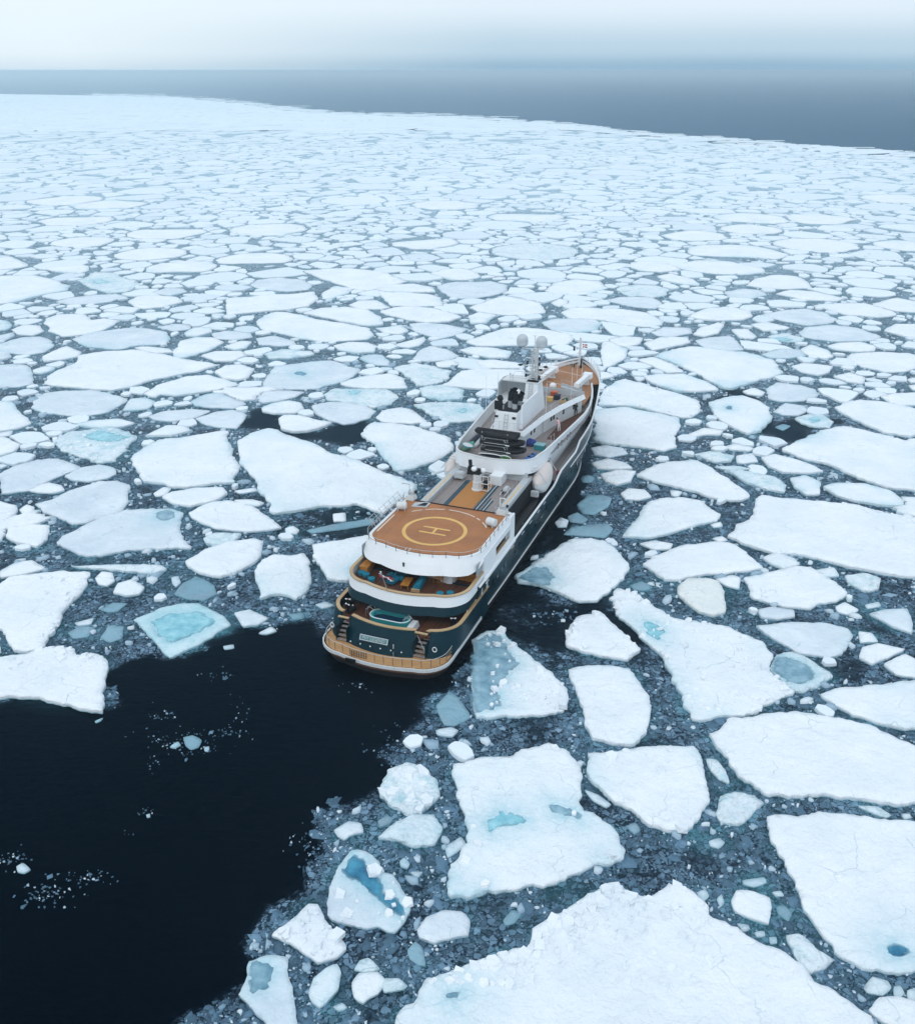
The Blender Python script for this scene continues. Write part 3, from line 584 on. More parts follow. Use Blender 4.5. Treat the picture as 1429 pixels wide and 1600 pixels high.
def ragged(poly, seed, rough=1.0):
    """subdivide an outline and fray it with two scales of noise"""
    if area(poly) < 0: poly = poly[::-1]
    size = math.sqrt(abs(area(poly))); cx = sum(p[0] for p in poly) / len(poly); cy = sum(p[1] for p in poly) / len(poly)
    dist = math.hypot(cx, cy, CAM_H); step = max(0.22, 0.0030 * dist, size / 40)
    out = []
    for i, a in enumerate(poly):
        b = poly[(i + 1) % len(poly)]; L = math.hypot(b[0] - a[0], b[1] - a[1]); n = max(1, int(L / step))
        nx, ny = (b[1] - a[1]) / max(L, 1e-6), -(b[0] - a[0]) / max(L, 1e-6)
        for k in range(n):
            t = k / n; x = a[0] + (b[0] - a[0]) * t; y = a[1] + (b[1] - a[1]) * t
            amp = min(0.45, 0.035 * size) * rough
            d = min(0.9, 0.05 * size) * min(1, dist / 160) * 0.9 * nz(x, y, 0.21, seed + 21) + amp * (0.7 * nz(x, y, 0.45, seed) + 0.55 * nz(x, y, 1.3, seed + 5) + 0.6 * nz(x, y, 3.1, seed + 9) + .45 * nz(x, y, 7.0, seed + 13))
            out.append((x + nx * d, y + ny * d))
    # cut the sharpest corners a little
    n = len(out); sm = [((out[i - 1][0] + 6 * out[i][0] + out[(i + 1) % n][0]) / 8, (out[i - 1][1] + 6 * out[i][1] + out[(i + 1) % n][1]) / 8) for i in range(n)]
    return sm
def floe_mesh(name, poly, mat, seed, thick=0.42, rub=0.05, pools=(), cell=None, melt=0.0):
    P = np.array(poly); size = math.sqrt(abs(area(poly))); c = P.mean(0); dist = math.hypot(c[0], c[1], CAM_H)
    s = cell or max(0.26, 0.0042 * dist, size / 55)
    gx = np.arange(P[:, 0].min(), P[:, 0].max(), s); gy = np.arange(P[:, 1].min(), P[:, 1].max(), s * 1.15)
    G = np.array([(x, y) for y in gy for x in gx]) if len(gx) and len(gy) else np.zeros((0, 2))
    if len(G):
        G = G + rng.uniform(-0.32, 0.32, G.shape) * s
        G = G[inside(G, poly)]
    if len(G): dd = edge_dist(G, poly); G = G[dd > s * 0.55]
    # a ring just inside the rim gives the edge its shoulder
    nP = len(P); tan = np.roll(P, -1, axis=0) - np.roll(P, 1, axis=0); L = np.maximum(np.linalg.norm(tan, axis=1), 1e-6)
    nin = np.stack([-tan[:, 1], tan[:, 0]], 1) / L[:, None]
    pts = [Vector(p) for p in P] + [Vector(p) for p in G]
    r = delaunay_2d_cdt(pts, [], [list(range(nP))], 1, 1e-4)
    V2 = np.array([(v.x, v.y) for v in r[0]]); F = [list(f) for f in r[2]]
    d = edge_dist(V2, poly)
    k1 = np.array([noise.noise(Vector((x * 0.33, y * 0.33, seed))) for x, y in V2])
    k2 = np.array([noise.turbulence(Vector((x * 1.1, y * 1.1, seed + 3)), 4, True) for x, y in V2])
    k3 = np.array([noise.noise(Vector((x * 0.12, y * 0.12, seed + 30))) for x, y in V2])
    rim = np.clip(1 - d / (0.9 + 0.06 * size), 0, 1) * np.clip(k1 * 2.2 + 0.25, 0, 1)
    e_ = np.clip(d / max(0.30, s * 0.8), 0, 1)
    z = thick * (0.80 + 0.20 * e_) + 0.07 * k3 + 0.03 * k1 + e_ * (rub * (k2 - 0.45) + rim * (0.14 + rub) * (0.3 + k2))
    for pp, depth in pools:
        ins = inside(V2, pp); z[ins] = thick - 0.13; 
    z = np.maximum(z, 0.09); soak = np.zeros(len(V2))
    for pp, depth in pools: soak = np.maximum(soak, np.where(inside(V2, pp), 1, np.exp(-edge_dist(V2, pp) / (0.45 + .07 * size))))
    soak = np.maximum(soak, melt * np.clip(k3 * 2.5 + k1 + .1, 0, 1) * np.exp(-d / (.5 + .06 * size)))
    V = [(x, y, h) for (x, y), h in zip(V2, z)]
    cnt = {}
    for f in F:
        for i in range(3):
            a, b = f[i], f[(i + 1) % 3]; cnt[(a, b)] = cnt.get((a, b), 0) + 1
    bd = [(a, b) for (a, b) in cnt if (b, a) not in cnt]; low = {}
    for a, b in bd:
        for q in (a, b):
            if q not in low: low[q] = len(V); V.append((V2[q][0], V2[q][1], -0.35)); soak = np.append(soak, 0)
    F2 = F + [[b, a, low[a], low[b]] for a, b in bd]
    F2 = [f if len(f) == 4 else f for f in F2]
    ox, oy = float(c[0]), float(c[1])
    o = mesh_np(name, [(x - ox, y - oy, z_) for x, y, z_ in V], F2, [mat], attrs={'soak': soak})
    o.location = (ox, oy, 0)
    me = o.data; sm = np.zeros(len(me.polygons), bool); sm[:len(F)] = True; me.polygons.foreach_set('use_smooth', sm)
    return o

HULL_HALF = lambda x: 6.6 if x < 46 else max(0.0, 6.6 * (1 - ((x - 46) / 27.5) ** 2.0))
SHIP_O = (-7.018, 73.517); SHIP_A = R(21.0)
def to_ship(P):
    P = np.asarray(P); gx = P[:, 0] - SHIP_O[0]; gy = P[:, 1] - SHIP_O[1]; c, s = math.cos(SHIP_A), math.sin(SHIP_A)
    return np.stack([gx * s + gy * c, gx * c - gy * s], 1)
def keep_off_ship(poly):
    """push outline points that would lie inside the hull out to its side"""
    S = to_ship(poly); c, s = math.cos(SHIP_A), math.sin(SHIP_A); out = []
    my = S[:, 1].mean()
    for (x, y), p in zip(S, poly):
        if -2.0 < x < 71:
            h = (HULL_HALF(x) - (0.35 if x < 60 else 1.2)) + 0.15
            if abs(y) < h:
                y = math.copysign(h, my); p = (SHIP_O[0] + x * s + y * c, SHIP_O[1] + x * c - y * s)
        out.append(tuple(p))
    return out

MATS = {'w': (M_SNOW, .40, .06), 'g': (M_GREY, .28, .03), 'c': (M_CRUSH, .34, .30), 'y': (M_CREAM, .45, .08), 't': (M_TEALICE, .26, .05), 'k': (M_WET, .11, .02)}
pool_list = []
for ln in POOLS.strip().splitlines():
    h, pts = ln.split(';'); v, k = h.split(); pool_list.append([k, parse(v, pts)])
floes = []                                            # dicts: obj, poly, label, short, kind, px centre, px area
for i, ln in enumerate(FLOES.strip().splitlines()):
    h, pts, lab, short = ln.split(';'); v, k = h.split()
    floes.append(dict(i=i, k=k, poly=keep_off_ship(ragged(parse(v, pts), i * 1.7, 1.6 if k == 'c' else 1.0)), label=lab, short=short))
for pl in pool_list:
    c = np.array(pl[1]).mean(0)[None]; best = None
    for f in floes:
        if inside(c, f['poly'])[0]: best = f
    if best: best.setdefault('pools', []).append(pl)

# ------------------------------------------------------------ the rest of the pack: floes packed by size between and beyond those
MX0, MY0, MS = -150.0, 20.0, 0.25; MW, MH = 1200, 1000  # ground raster, 0.25 m cells
mask = np.zeros((MH, MW), bool)
def paint(poly, grid, val=True):
    P = np.asarray(poly); i0 = max(0, int((P[:, 0].min() - MX0) / MS)); i1 = min(MW, int((P[:, 0].max() - MX0) / MS) + 2)
    j0 = max(0, int((P[:, 1].min() - MY0) / MS)); j1 = min(MH, int((P[:, 1].max() - MY0) / MS) + 2)
    if i1 <= i0 or j1 <= j0: return
    X, Y = np.meshgrid(MX0 + (np.arange(i0, i1) + .5) * MS, MY0 + (np.arange(j0, j1) + .5) * MS)
    ins = inside(np.stack([X.ravel(), Y.ravel()], 1), poly).reshape(X.shape)
    g = grid[j0:j1, i0:i1]; g[ins] = val
for f in floes: paint(f['poly'], mask)
sh = []
for x in np.linspace(-2, 71, 40): sh.append((x, HULL_HALF(x) + .3))
sh = sh + [(x, -y) for x, y in sh[::-1]]
c_, s_ = math.cos(SHIP_A), math.sin(SHIP_A)
ship_poly = [(SHIP_O[0] + x * s_ + y * c_, SHIP_O[1] + x * c_ - y * s_) for x, y in sh]
ship_mask = np.zeros_like(mask); paint(ship_poly, ship_mask); mask |= ship_mask
def PXP(t): return [px2g(*[float(q) for q in p.split(',')]) for p in t.split()]
LEADS = [(1.0, '-80,1085 165,1118 170,1035 262,1040 330,1000 420,975 490,965 500,1040 700,1055 715,1075 640,1120 600,1180 560,1235 510,1290 475,1370 440,1420 400,1480 350,1540 310,1590 280,1680 -80,1680'),
         (1.0, '700,1060 690,1040 905,745 925,700 935,690 905,790 880,850 830,870 800,905 760,950 752,975 748,1010'),
         (.9, '380,665 395,640 430,648 470,678 520,665 560,650 582,658 560,690 540,700 500,690 450,680'),
         (.75, '1122,620 1155,600 1178,620 1205,665 1235,658 1241,640 1278,650 1315,660 1270,675 1250,690 1225,692 1178,675 1130,665'),
         (.5, '500,790 590,800 600,830 560,850 500,840 400,830 440,800'),
         (.6, '745,1000 800,905 880,940 960,925 990,1000 1000,1030 880,1010 870,1060 800,990')]
lead = np.zeros((MH, MW), np.float32)
for wgt, t in LEADS: g = np.zeros((MH, MW), np.float32); paint(ragged(ragged(PXP(t), 4.4 + wgt, 6.0), 9.1, 3.0), g, wgt); lead = np.maximum(lead, g)
def sample(grid, P, out=0.0):
    i = ((P[:, 0] - MX0) / MS).astype(int); j = ((P[:, 1] - MY0) / MS).astype(int)
    ok = (i >= 0) & (i < MW) & (j >= 0) & (j < MH); r = np.full(len(P), out, dtype=float); r[ok] = grid[j[ok], i[ok]]; return r

EDGE_PX = [(-200, 146), (0, 147), (200, 150), (300, 155), (380, 163), (430, 171), (510, 178), (600, 181), (700, 184), (800, 190), (880, 196), (960, 208), (1040, 214), (1150, 222), (1290, 233), (1429, 243), (1700, 262)]
edge_g = [px2g(x, y) for x, y in EDGE_PX]
def edge_y_px(x):
    for (xa, ya), (xb, yb) in zip(EDGE_PX, EDGE_PX[1:]):
        if xa <= x <= xb: return ya + (yb - ya) * (x - xa) / (xb - xa)
    return 150 if x < 0 else 262
sx, sy, sr = [], [], []
def darts(n, rfun, dist_lo, dist_hi, rmask=0.7, lead_max=0.12):
    global sx, sy, sr
    AX = np.array(sx + [0.0] * n); AY = np.array(sy + [0.0] * n); AR = np.array(sr + [0.0] * n); m_ = len(sx)
    for _ in range(n):
        yy = math.sqrt(random.uniform(dist_lo ** 2, dist_hi ** 2)); xx = random.uniform(-0.62, 0.62) * (yy + 12)
        r = rfun()
        px, py = g2px(xx, yy)
        if py < edge_y_px(px) + 1.0: continue
        if m_ and ((AX[:m_] - xx) ** 2 + (AY[:m_] - yy) ** 2 < (0.86 * (AR[:m_] + r)) ** 2).any(): continue
        if yy < MY0 + MH * MS - 1:
            q = np.array([(xx + rr * r * rmask * math.cos(a), yy + rr * r * rmask * math.sin(a)) for rr in (0, .55, 1) for a in np.arange(0, 6.28, .7)])
            if sample(mask, q).any() or sample(lead, q).max() > lead_max: continue
        AX[m_], AY[m_], AR[m_] = xx, yy, r; m_ += 1
    sx, sy, sr = list(AX[:m_]), list(AY[:m_]), list(AR[:m_])
darts(700, lambda: random.uniform(8, 16), 200, 1080)
darts(4200, lambda: random.uniform(4.5, 8), 150, 1050)
darts(16000, lambda: random.uniform(2.4, 4.5), 90, 760, 0.8)
darts(9000, lambda: random.uniform(1.1, 2.4), 120, 420, 0.85)
darts(160, lambda: random.uniform(0.35, 0.8), 36, 125, 0.9)
darts(1200, lambda: random.uniform(0.6, 1.1), 120, 230, 0.9)
print('procedural sites', len(sx))
SX, SY, SR = np.array(sx), np.array(sy), np.array(sr)
def clip_half(poly, px, py, nx, ny):
    out = []; n = len(poly)
    for i in range(n):
        a, b = poly[i], poly[(i + 1) % n]
        da = (a[0] - px) * nx + (a[1] - py) * ny; db = (b[0] - px) * nx + (b[1] - py) * ny
        if da <= 0: out.append(a)
        if (da < 0) != (db < 0):
            t = da / (da - db); out.append((a[0] + (b[0] - a[0]) * t, a[1] + (b[1] - a[1]) * t))
    return out
# hash of sites
HC = 20.0; cells = {}
for i in range(len(SX)): cells.setdefault((int(SX[i] // HC), int(SY[i] // HC)), []).append(i)
pack = []
for i in range(len(SX)):
    x, y, r = SX[i], SY[i], SR[i]; reach = r * 2.2 + 17; k = int(reach // HC) + 1
    cx, cy = int(x // HC), int(y // HC); nb = []
    for a in range(cx - k, cx + k + 1):
        for b in range(cy - k, cy + k + 1): nb += cells.get((a, b), [])
    nb = np.array([j for j in nb if j != i]); 
    rr = r * (2.3 if r > 2.6 else 1.4)
    poly = []; gapf = (1.0 - 0.72 * min(1, max(0, (y - 170) / 330))) * (0.35 + 3.4 * max(0.0, nz(x, y, 0.045, 3) + .5 * nz(x, y, .11, 8) - 0.02))
    st = random.uniform(1.0, 1.45); th = random.uniform(0, 3.14)
    nq = 14 if r > 4 else random.choice((5, 6, 7))
    for q in range(nq):
        a = 2 * math.pi * (q + random.uniform(-.3, .3)) / nq; e0 = rr * random.uniform(.80, 1.10) * (1.08 if nq < 9 else 1)
        ax, ay = e0 * math.cos(a) * st, e0 * math.sin(a) / (0.5 + 0.5 * st)
        poly.append((x + ax * math.cos(th) - ay * math.sin(th), y + ax * math.sin(th) + ay * math.cos(th)))
    if len(nb):
        D = np.hypot(SX[nb] - x, SY[nb] - y); o_ = np.argsort(D - SR[nb])[:22]
        for j, dj in zip(nb[o_], D[o_]):
            if dj > rr * 1.7 + SR[j] * 1.7: continue
            t = (dj * dj + r * r - SR[j] ** 2) / (2 * dj); gap = 0.10 + 0.035 * min(r, SR[j])
            t -= gap * gapf * random.uniform(0.5, 1.6); nx, ny = (SX[j] - x) / dj, (SY[j] - y) / dj
            wob = random.uniform(-.12, .12); nx, ny = nx * math.cos(wob) - ny * math.sin(wob), nx * math.sin(wob) + ny * math.cos(wob)
            poly = clip_half(poly, x + nx * t, y + ny * t, nx, ny)
            if len(poly) < 3: break
    if len(poly) > 3 and r > 2.2 and random.random() < .7:
        a = random.uniform(0, 6.28); k_ = r * random.uniform(.45, .85); poly = clip_half(poly, x + k_ * math.cos(a), y + k_ * math.sin(a), math.cos(a), math.sin(a))
    if len(poly) < 3 or abs(area(poly)) < 0.25 * r * r: continue
    dist = math.hypot(x, y, CAM_H)
    # fray: subdivide in proportion to what can be seen
    step = max(0.25, 0.0055 * dist, r / 9); out = []
    if area(poly) < 0: poly = poly[::-1]
    for q, a in enumerate(poly):
        b = poly[(q + 1) % len(poly)]; L = math.hypot(b[0] - a[0], b[1] - a[1]); n = max(1, int(L / step))
        for t in range(n):
            u = t / n; fx = a[0] + (b[0] - a[0]) * u; fy = a[1] + (b[1] - a[1]) * u
            d = 1 - 0.20 * max(0, nz(fx, fy, 1.5 / r, 3.3)) - 0.12 * abs(nz(fx, fy, 4.0 / r, 7.7))
            out.append((x + (fx - x) * d, y + (fy - y) * d))
    n = len(out); out = [((out[q - 1][0] + 7 * out[q][0] + out[(q + 1) % n][0]) / 9, (out[q - 1][1] + 7 * out[q][1] + out[(q + 1) % n][1]) / 9) for q in range(n)]
    if y < MY0 + MH * MS + 10:
        A = np.array(out)
        for _ in range(6):
            bad = sample(mask, A) > 0
            if not bad.any(): break
            A[bad] = A[bad] * 0.86 + np.array([x, y]) * 0.14
        out = [tuple(p) for p in A]
    if abs(area(out)) < 0.3: continue
    px, py = g2px(x, y); A_px = abs(area([g2px(*p) for p in out]))
    pack.append(dict(poly=out, px=px, py=py, apx=A_px if (-60 < px < 1490 and py < 1640) else 0, r=r))
for f in floes:
    q = [g2px(*p) for p in f['poly']]; f['px'] = sum(p[0] for p in q) / len(q); f['py'] = sum(p[1] for p in q) / len(q); f['apx'] = abs(area(q))
pack.sort(key=lambda d: -d['apx'])
N_OWN = 296 - len(floes)
print('traced', len(floes), 'pack', len(pack), 'own', N_OWN)
own, rest = pack[:N_OWN], pack[N_OWN:]
for j, d in enumerate(own):
    d['k'] = random.choices('wgc', (9, 1.2 if d['py'] > 430 else 0, 1.3 if d['py'] > 380 else .3))[0]; d['label'] = ''; d['short'] = ''; d['i'] = 400 + j; floes.append(d)
for d in pack: paint(d['poly'], mask) if d['py'] > 400 else None

# ---- labels: a hand-written one where it is set, else what it looks like and which landmark it lies next to
marks = [(f['short'], f['px'], f['py']) for f in floes if f['short']] + [("ship's helipad", 681, 830), ("ship's bow", 905, 570), ("ship's mast", 833, 560), ("ship's stern", 598, 1020), ("ship's lifeboat", 850, 760)]
LOOK = {'w': 'white', 'g': 'grey', 'c': 'crushed', 'y': 'cream', 't': 'turquoise', 'k': 'half-sunken'}
taken = {}
for f in sorted(floes, key=lambda f: -f['apx']):
    if f['label']: continue
    q = np.array([g2px(*p) for p in f['poly']]); wpx, hpx = np.ptp(q[:, 0]), np.ptp(q[:, 1])
    g = np.array(f['poly']); gw = max(np.ptp(g[:, 0]), np.ptp(g[:, 1])); 
    size = 'tiny' if f['apx'] < 400 else 'small' if f['apx'] < 1400 else 'mid-sized' if f['apx'] < 3500 else 'large'
    shp = 'long' if wpx / max(hpx, 1) > 4.2 else 'oval' if len(f['poly']) > 30 and wpx / max(hpx, 1) > 2.2 else 'blocky'
    nm, lx, ly = min(marks, key=lambda m_: math.hypot((m_[1] - f['px']) , (m_[2] - f['py']) * 1.6))
    dx, dy = f['px'] - lx, (f['py'] - ly) * 1.6
    if abs(dx) > 2.2 * abs(dy): where = 'right of' if dx > 0 else 'left of'
    elif abs(dy) > 2.2 * abs(dx): where = 'below' if dy > 0 else 'above'
    else: where = ('below' if dy > 0 else 'above') + ' ' + ('right' if dx > 0 else 'left') + ' of'
    f['_key'] = (size, LOOK[f['k']], shp, where, nm); f['_d'] = math.hypot(dx, dy); taken.setdefault(f['_key'], []).append(f)
ORD = ['nearest', 'second nearest', 'third nearest', 'fourth nearest', 'fifth nearest', 'sixth nearest', 'seventh nearest', 'eighth nearest', 'ninth nearest', 'tenth nearest', 'eleventh nearest', 'twelfth nearest', 'thirteenth nearest', 'fourteenth nearest', 'fifteenth nearest']
for key, L in taken.items():
    L.sort(key=lambda f: f['_d']); size, look, shp, where, nm = key
    for n_, f in enumerate(L):
        if len(L) == 1: f['label'] = f'{size} {look} {shp} floe {where} the {nm}'
        else: f['label'] = f'{size} {look} {shp} floe, {ORD[min(n_, 14)]} one {where} the {nm}'

# ---- build them
for f in floes:
    mat, th, rb = MATS[f['k']]
    th = min(th * random.uniform(.85, 1.2), 0.10 + 0.075 * math.sqrt(abs(area(f['poly'])))); pls = []
    for k, pp in f.get('pools', []): pls.append((ragged(pp, 3.3 + f['i'], 1.5), k))
    small = f['apx'] < 500
    o = floe_mesh('ice_floe', f['poly'], mat, f['i'] * 2.13, th, rb, pls, melt=random.choice((0, 0, .3, .6, .9)))
    finish(o, f['label'], 'ice floe', 'floes of the drifting ice pack', 'thing')
    for pp, k in pls:
        P = np.array(pp); c = P.mean(0); d = P - c; P = c + d * (1 + 0.22 / np.maximum(np.linalg.norm(d, axis=1), .5))[:, None]
        g = np.array([(x, y) for y in np.arange(P[:, 1].min(), P[:, 1].max(), .33) for x in np.arange(P[:, 0].min(), P[:, 0].max(), .33)]).reshape(-1, 2)
        if len(g): g = g[inside(g, P)]
        if len(g): g = g[edge_dist(g, P) > .15]
        r = delaunay_2d_cdt([Vector(p) for p in P] + [Vector(p) for p in g], [], [list(range(len(P)))], 1, 1e-4)
        Q = np.array([(v.x, v.y) for v in r[0]])
        mesh_np('melt_pool', np.column_stack([Q - np.array([o.location.x, o.location.y]), np.full(len(Q), th - 0.045)]), [list(q) for q in r[2]], [{'p': M_POOL, 'b': M_POOLDEEP, 's': M_POOLGREY}[k]], attrs={'depth_fade': np.clip(.12 + edge_dist(Q, P) / min(.7, .16 * math.sqrt(abs(area(P))) + .08), 0, 1)}, parent=o)
# the small blocks heaped on crumbled rims, one mesh of loose rubble per floe
def rubble_block(V, F, x, y, z, s, rz, tl):
    b = len(V); h = s * random.uniform(.08, .34); n = random.choice((4, 5)); up = []
    for lvl in (0, 1):
        for q in range(n):
            a = 2 * math.pi * q / n + rz; rr = s * random.uniform(.4, .62) * (1 if lvl == 0 else .88)
            px_, py_ = rr * math.cos(a), rr * math.sin(a); V.append((x + px_, y + py_, z - .12 + lvl * (h + .12) + (px_ * tl[0] + py_ * tl[1])))
    F.append([b + n + q for q in range(n)])
    for q in range(n): F.append([b + q, b + (q + 1) % n, b + n + (q + 1) % n, b + n + q])
RIMS = [('enormous bottom floe', (560, 1370, 1110, 1540), 330), ('long hummocked floe', (950, 900, 1260, 1130), 120), ('round rubble heap', (580, 1180, 700, 1340), 60), ('crumbling left-edge floe', (60, 900, 150, 1020), 50),
        ('corner slab', (0, 1005, 140, 1050), 45), ('tilted-block floe', (420, 1400, 540, 1500), 26), ('two-pool floe', (700, 1160, 980, 1400), 16), ('small hummocky floe', (880, 950, 1000, 1030), 25), ('half-sunken floe', (760, 980, 900, 1110), 50),
        ('turquoise rubble heap', (60, 660, 230, 730), 50), ('shield-shaped floe', (910, 1160, 1120, 1300), 35), ('huge stained floe', (1300, 780, 1429, 810), 30), ('upper turquoise mound', (100, 420, 240, 460), 30), ('stepped floe by the bow', (940, 590, 1100, 650), 40), ('blue-channel floe', (510, 1320, 640, 1460), 14)]
for short, (xa, ya, xb, yb), n in RIMS:
    f = next((f for f in floes if f['short'] == short), None)
    if not f: continue
    V, F = [], []; o = next(o for o in C.objects if o.name.startswith('ice_floe') and o.get('label') == f['label'])
    tries = 0
    while n > 0 and tries < 9000:
        tries += 1
        g = px2g(random.uniform(xa, xb), random.uniform(ya, yb), .4)
        if not inside(np.array([g]), f['poly'])[0]: continue
        d = edge_dist(np.array([g]), f['poly'])[0]
        if d < .15 or random.random() > math.exp(-d / (1.6 if short != 'round rubble heap' and 'rubble' not in short else 9)): continue
        s = random.choice((.2, .3, .4, .6, .95)) * random.uniform(.8, 1.2) * (0.8 if d > 1 else 1)
        rubble_block(V, F, g[0] - o.location.x, g[1] - o.location.y, MATS[f['k']][1] + .02, s, random.uniform(0, 6.3), (random.uniform(-.3, .3), random.uniform(-.3, .3))); n -= 1
    if V: r_ = mesh_np('rim_rubble', V, F, [M_SNOW], parent=o); r_['kind'] = 'stuff'

for _ in range(900):                                  # stray floes and thin strips that have drifted off the ice edge
    pxx = random.uniform(150, 1470); off = abs(random.gauss(0, 1)) * 2.2 + .3; pyy = edge_y_px(pxx) - off * (1 if nz(pxx, 0, .02, 5) > -.1 else .35)
    g = px2g(pxx, pyy); r = g[1] * random.uniform(.0008, .004); st = random.uniform(1.5, 6)
    rest.append(dict(poly=[(g[0] + r * st * math.cos(a), g[1] + r * .8 * math.sin(a) + r * .3 * math.sin(3 * a)) for a in np.arange(0, 6.28, .7)], py=pyy))
for x_a, x_b, dy in ((395, 520, -4.5), (430, 640, -2.2), (690, 790, -2.5), (880, 1010, -5), (930, 1090, -2.5), (1080, 1170, -4), (1230, 1330, -3)):
    for k in range(26):
        pxx = x_a + (x_b - x_a) * (k + random.random()) / 26; g = px2g(pxx, edge_y_px(pxx) + dy + .7 * math.sin(k * .5) + random.uniform(-.25, .25)); r = g[1] * random.uniform(.0012, .0026)
        rest.append(dict(poly=[(g[0] + r * 3.2 * math.cos(a), g[1] + r * 1.1 * math.sin(a)) for a in np.arange(0, 6.28, .8)], py=0))
V, F, T = [], [], []
for d in rest:
    P = d['poly']; n = len(P); b = len(V); h = random.uniform(.25, .5); t = random.random() ** .35; cx = sum(p[0] for p in P) / n; cy = sum(p[1] for p in P) / n
    for lvl, zz, k in ((0, -0.3, 1.0), (1, h * .8, 1.0), (2, h, .93)):
        for x, y in P: V.append((cx + (x - cx) * k, cy + (y - cy) * k, zz))
    T += [t] * (3 * n)
    for q in range(n):
        q2 = (q + 1) % n
        F.append([b + q, b + q2, b + n + q2, b + n + q]); F.append([b + n + q, b + n + q2, b + 2 * n + q2, b + 2 * n + q])
    F.append([b + 2 * n + q for q in range(n)])
o = mesh_np('small_floes', V, F, [M_FARSNOW], attrs={'tone': T})
finish(o, 'countless smaller white floes packed together out to the horizon', 'pack ice', kind='stuff')

# far pack, beyond where floes can be told apart
e = [(x, y) for x, y in edge_g]
# keep the far sheet to the ground beyond 700 m
far = []
near_line = [(-900, 690), (-300, 700), (300, 640), (640, 560)]
fp = [(-2600, 900)] + [(px2g(x, 205)[0], px2g(x, 205)[1] + 70 * nz(x, 0, .013, 2) + 30 * nz(x, 0, .05, 6)) for x in range(-60, 1000, 12) if edge_y_px(x) < 196]
fr = [(x, y) for x, y in edge_g]
fr2 = []
for i in range(len(fr) - 1):
    a, b = fr[i], fr[i + 1]; L = math.hypot(b[0] - a[0], b[1] - a[1]); n = max(1, int(L / 9))
    for k in range(n):
        t = k / n; x = a[0] + (b[0] - a[0]) * t; y = a[1] + (b[1] - a[1]) * t
        amp = 0.011 * y
        fr2.append((x, y + amp * (nz(x, y, .02, 1) + .7 * nz(x, y, .07, 4)) + .006 * y * nz(x, y, .2, 9)))
fr2 = [p for p in fr2 if p[1] > 0]
poly = fp + [p for p in fr2[::-1]] + [(-2600, fr2[0][1])]
r = delaunay_2d_cdt([Vector(p) for p in poly], [], [list(range(len(poly)))], 1, 1e-3)
o = mesh_np('distant_pack_ice', [(v.x, v.y, 0.25) for v in r[0]], [list(f) for f in r[2]], [M_PACK])
finish(o, 'unbroken white pack ice fading out towards the horizon', 'pack ice', kind='stuff')

# ------------------------------------------------------------ brash and slush between the floes
dist = np.where(mask & ~ship_mask, 0.0, 99.0).astype(np.float32)
for _ in range(9):
    for dy, dx, c in ((0, 1, 1), (0, -1, 1), (1, 0, 1), (-1, 0, 1), (1, 1, 1.41), (1, -1, 1.41), (-1, 1, 1.41), (-1, -1, 1.41)):
        sh_ = np.full_like(dist, 99.0); ys = slice(max(0, dy), MH + min(0, dy)); yt = slice(max(0, -dy), MH - max(0, dy)); xs = slice(max(0, dx), MW + min(0, dx)); xt = slice(max(0, -dx), MW - max(0, dx))
        sh_[yt, xt] = dist[ys, xs] + c * MS; dist = np.minimum(dist, sh_)
def blur(g, n):
    for _ in range(n):
        g = (g + np.roll(g, 1, 0) + np.roll(g, -1, 0) + np.roll(g, 1, 1) + np.roll(g, -1, 1)) / 5
    return g
leadb = blur(lead.copy(), 6)
TEAL = [(870, 645, 12, .9), (575, 900, 14, .8), (1122, 1300, 30, .9), (1075, 1310, 40, 1), (990, 1060, 22, .7), (905, 1000, 18, .6), (760, 950, 20, .3), (770, 1340, 25, .3), (500, 1570, 30, 1), (480, 1590, 16, 1), (850, 1470, 30, .9), (790, 1495, 24, .9), (1190, 1440, 28, .8), (1165, 1460, 24, .7),
        (350, 985, 22, 1), (300, 1010, 22, .8), (60, 1100, 70, .35), (880, 1400, 70, .5), (1130, 1230, 20, .9), (1255, 1050, 30, .7), (1085, 900, 26, .8), (1060, 920, 24, .7), (1180, 890, 16, .7), (150, 870, 60, .4), (240, 880, 60, .6), (180, 700, 40, .8), (120, 690, 40, .7), (60, 860, 30, .5), (960, 1300, 16, .6), (820, 1080, 90, .12), (810, 1260, 30, .1),
        (700, 620, 30, .6), (760, 600, 30, .5), (720, 640, 30, .5), (250, 640, 40, .6), (270, 600, 40, .5), (300, 870, 20, .5), (1290, 880, 40, .4), (1130, 930, 40, .5), (1000, 640, 40, .5), (610, 820, 30, .5), (560, 810, 40, .6), (1290, 1060, 20, .8), (990, 1350, 20, .3)]
rows = []; yv = 1660.0
while yv > 203:
    rows.append(yv); yv -= 4.0 if yv > 560 else 3.2
cols = np.arange(-90, 1530, 5.0); Vs = []; de = []; te = []
PX, PY = np.meshgrid(cols, rows); n_r, n_c = PX.shape
U = (PX - 714.5) / FPX; W_ = (PY - 800) / FPX; dz = -math.sin(PITCH) - W_ * math.cos(PITCH); tt = (0.012 - CAM_H) / dz
GX, GY = U * tt, (math.cos(PITCH) - W_ * math.sin(PITCH)) * tt; GP = np.stack([GX.ravel(), GY.ravel()], 1)
dl = np.where(GP[:, 1] < MY0 + MH * MS - 1, sample(leadb, GP), 0.0)
dd = sample(dist, GP, 99.0)
nz1 = np.array([noise.noise(Vector((x * .13, y * .13, 2))) + .5 * noise.noise(Vector((x * .5, y * .5, 8))) for x, y in GP])
dens = np.clip(1.0 - dl * 1.15 + nz1 * np.where(dl > .05, .5, .25) - np.where(dl > .9, 1, 0), 0, 1)
dens = np.where(dl > 0.97, 0, dens)
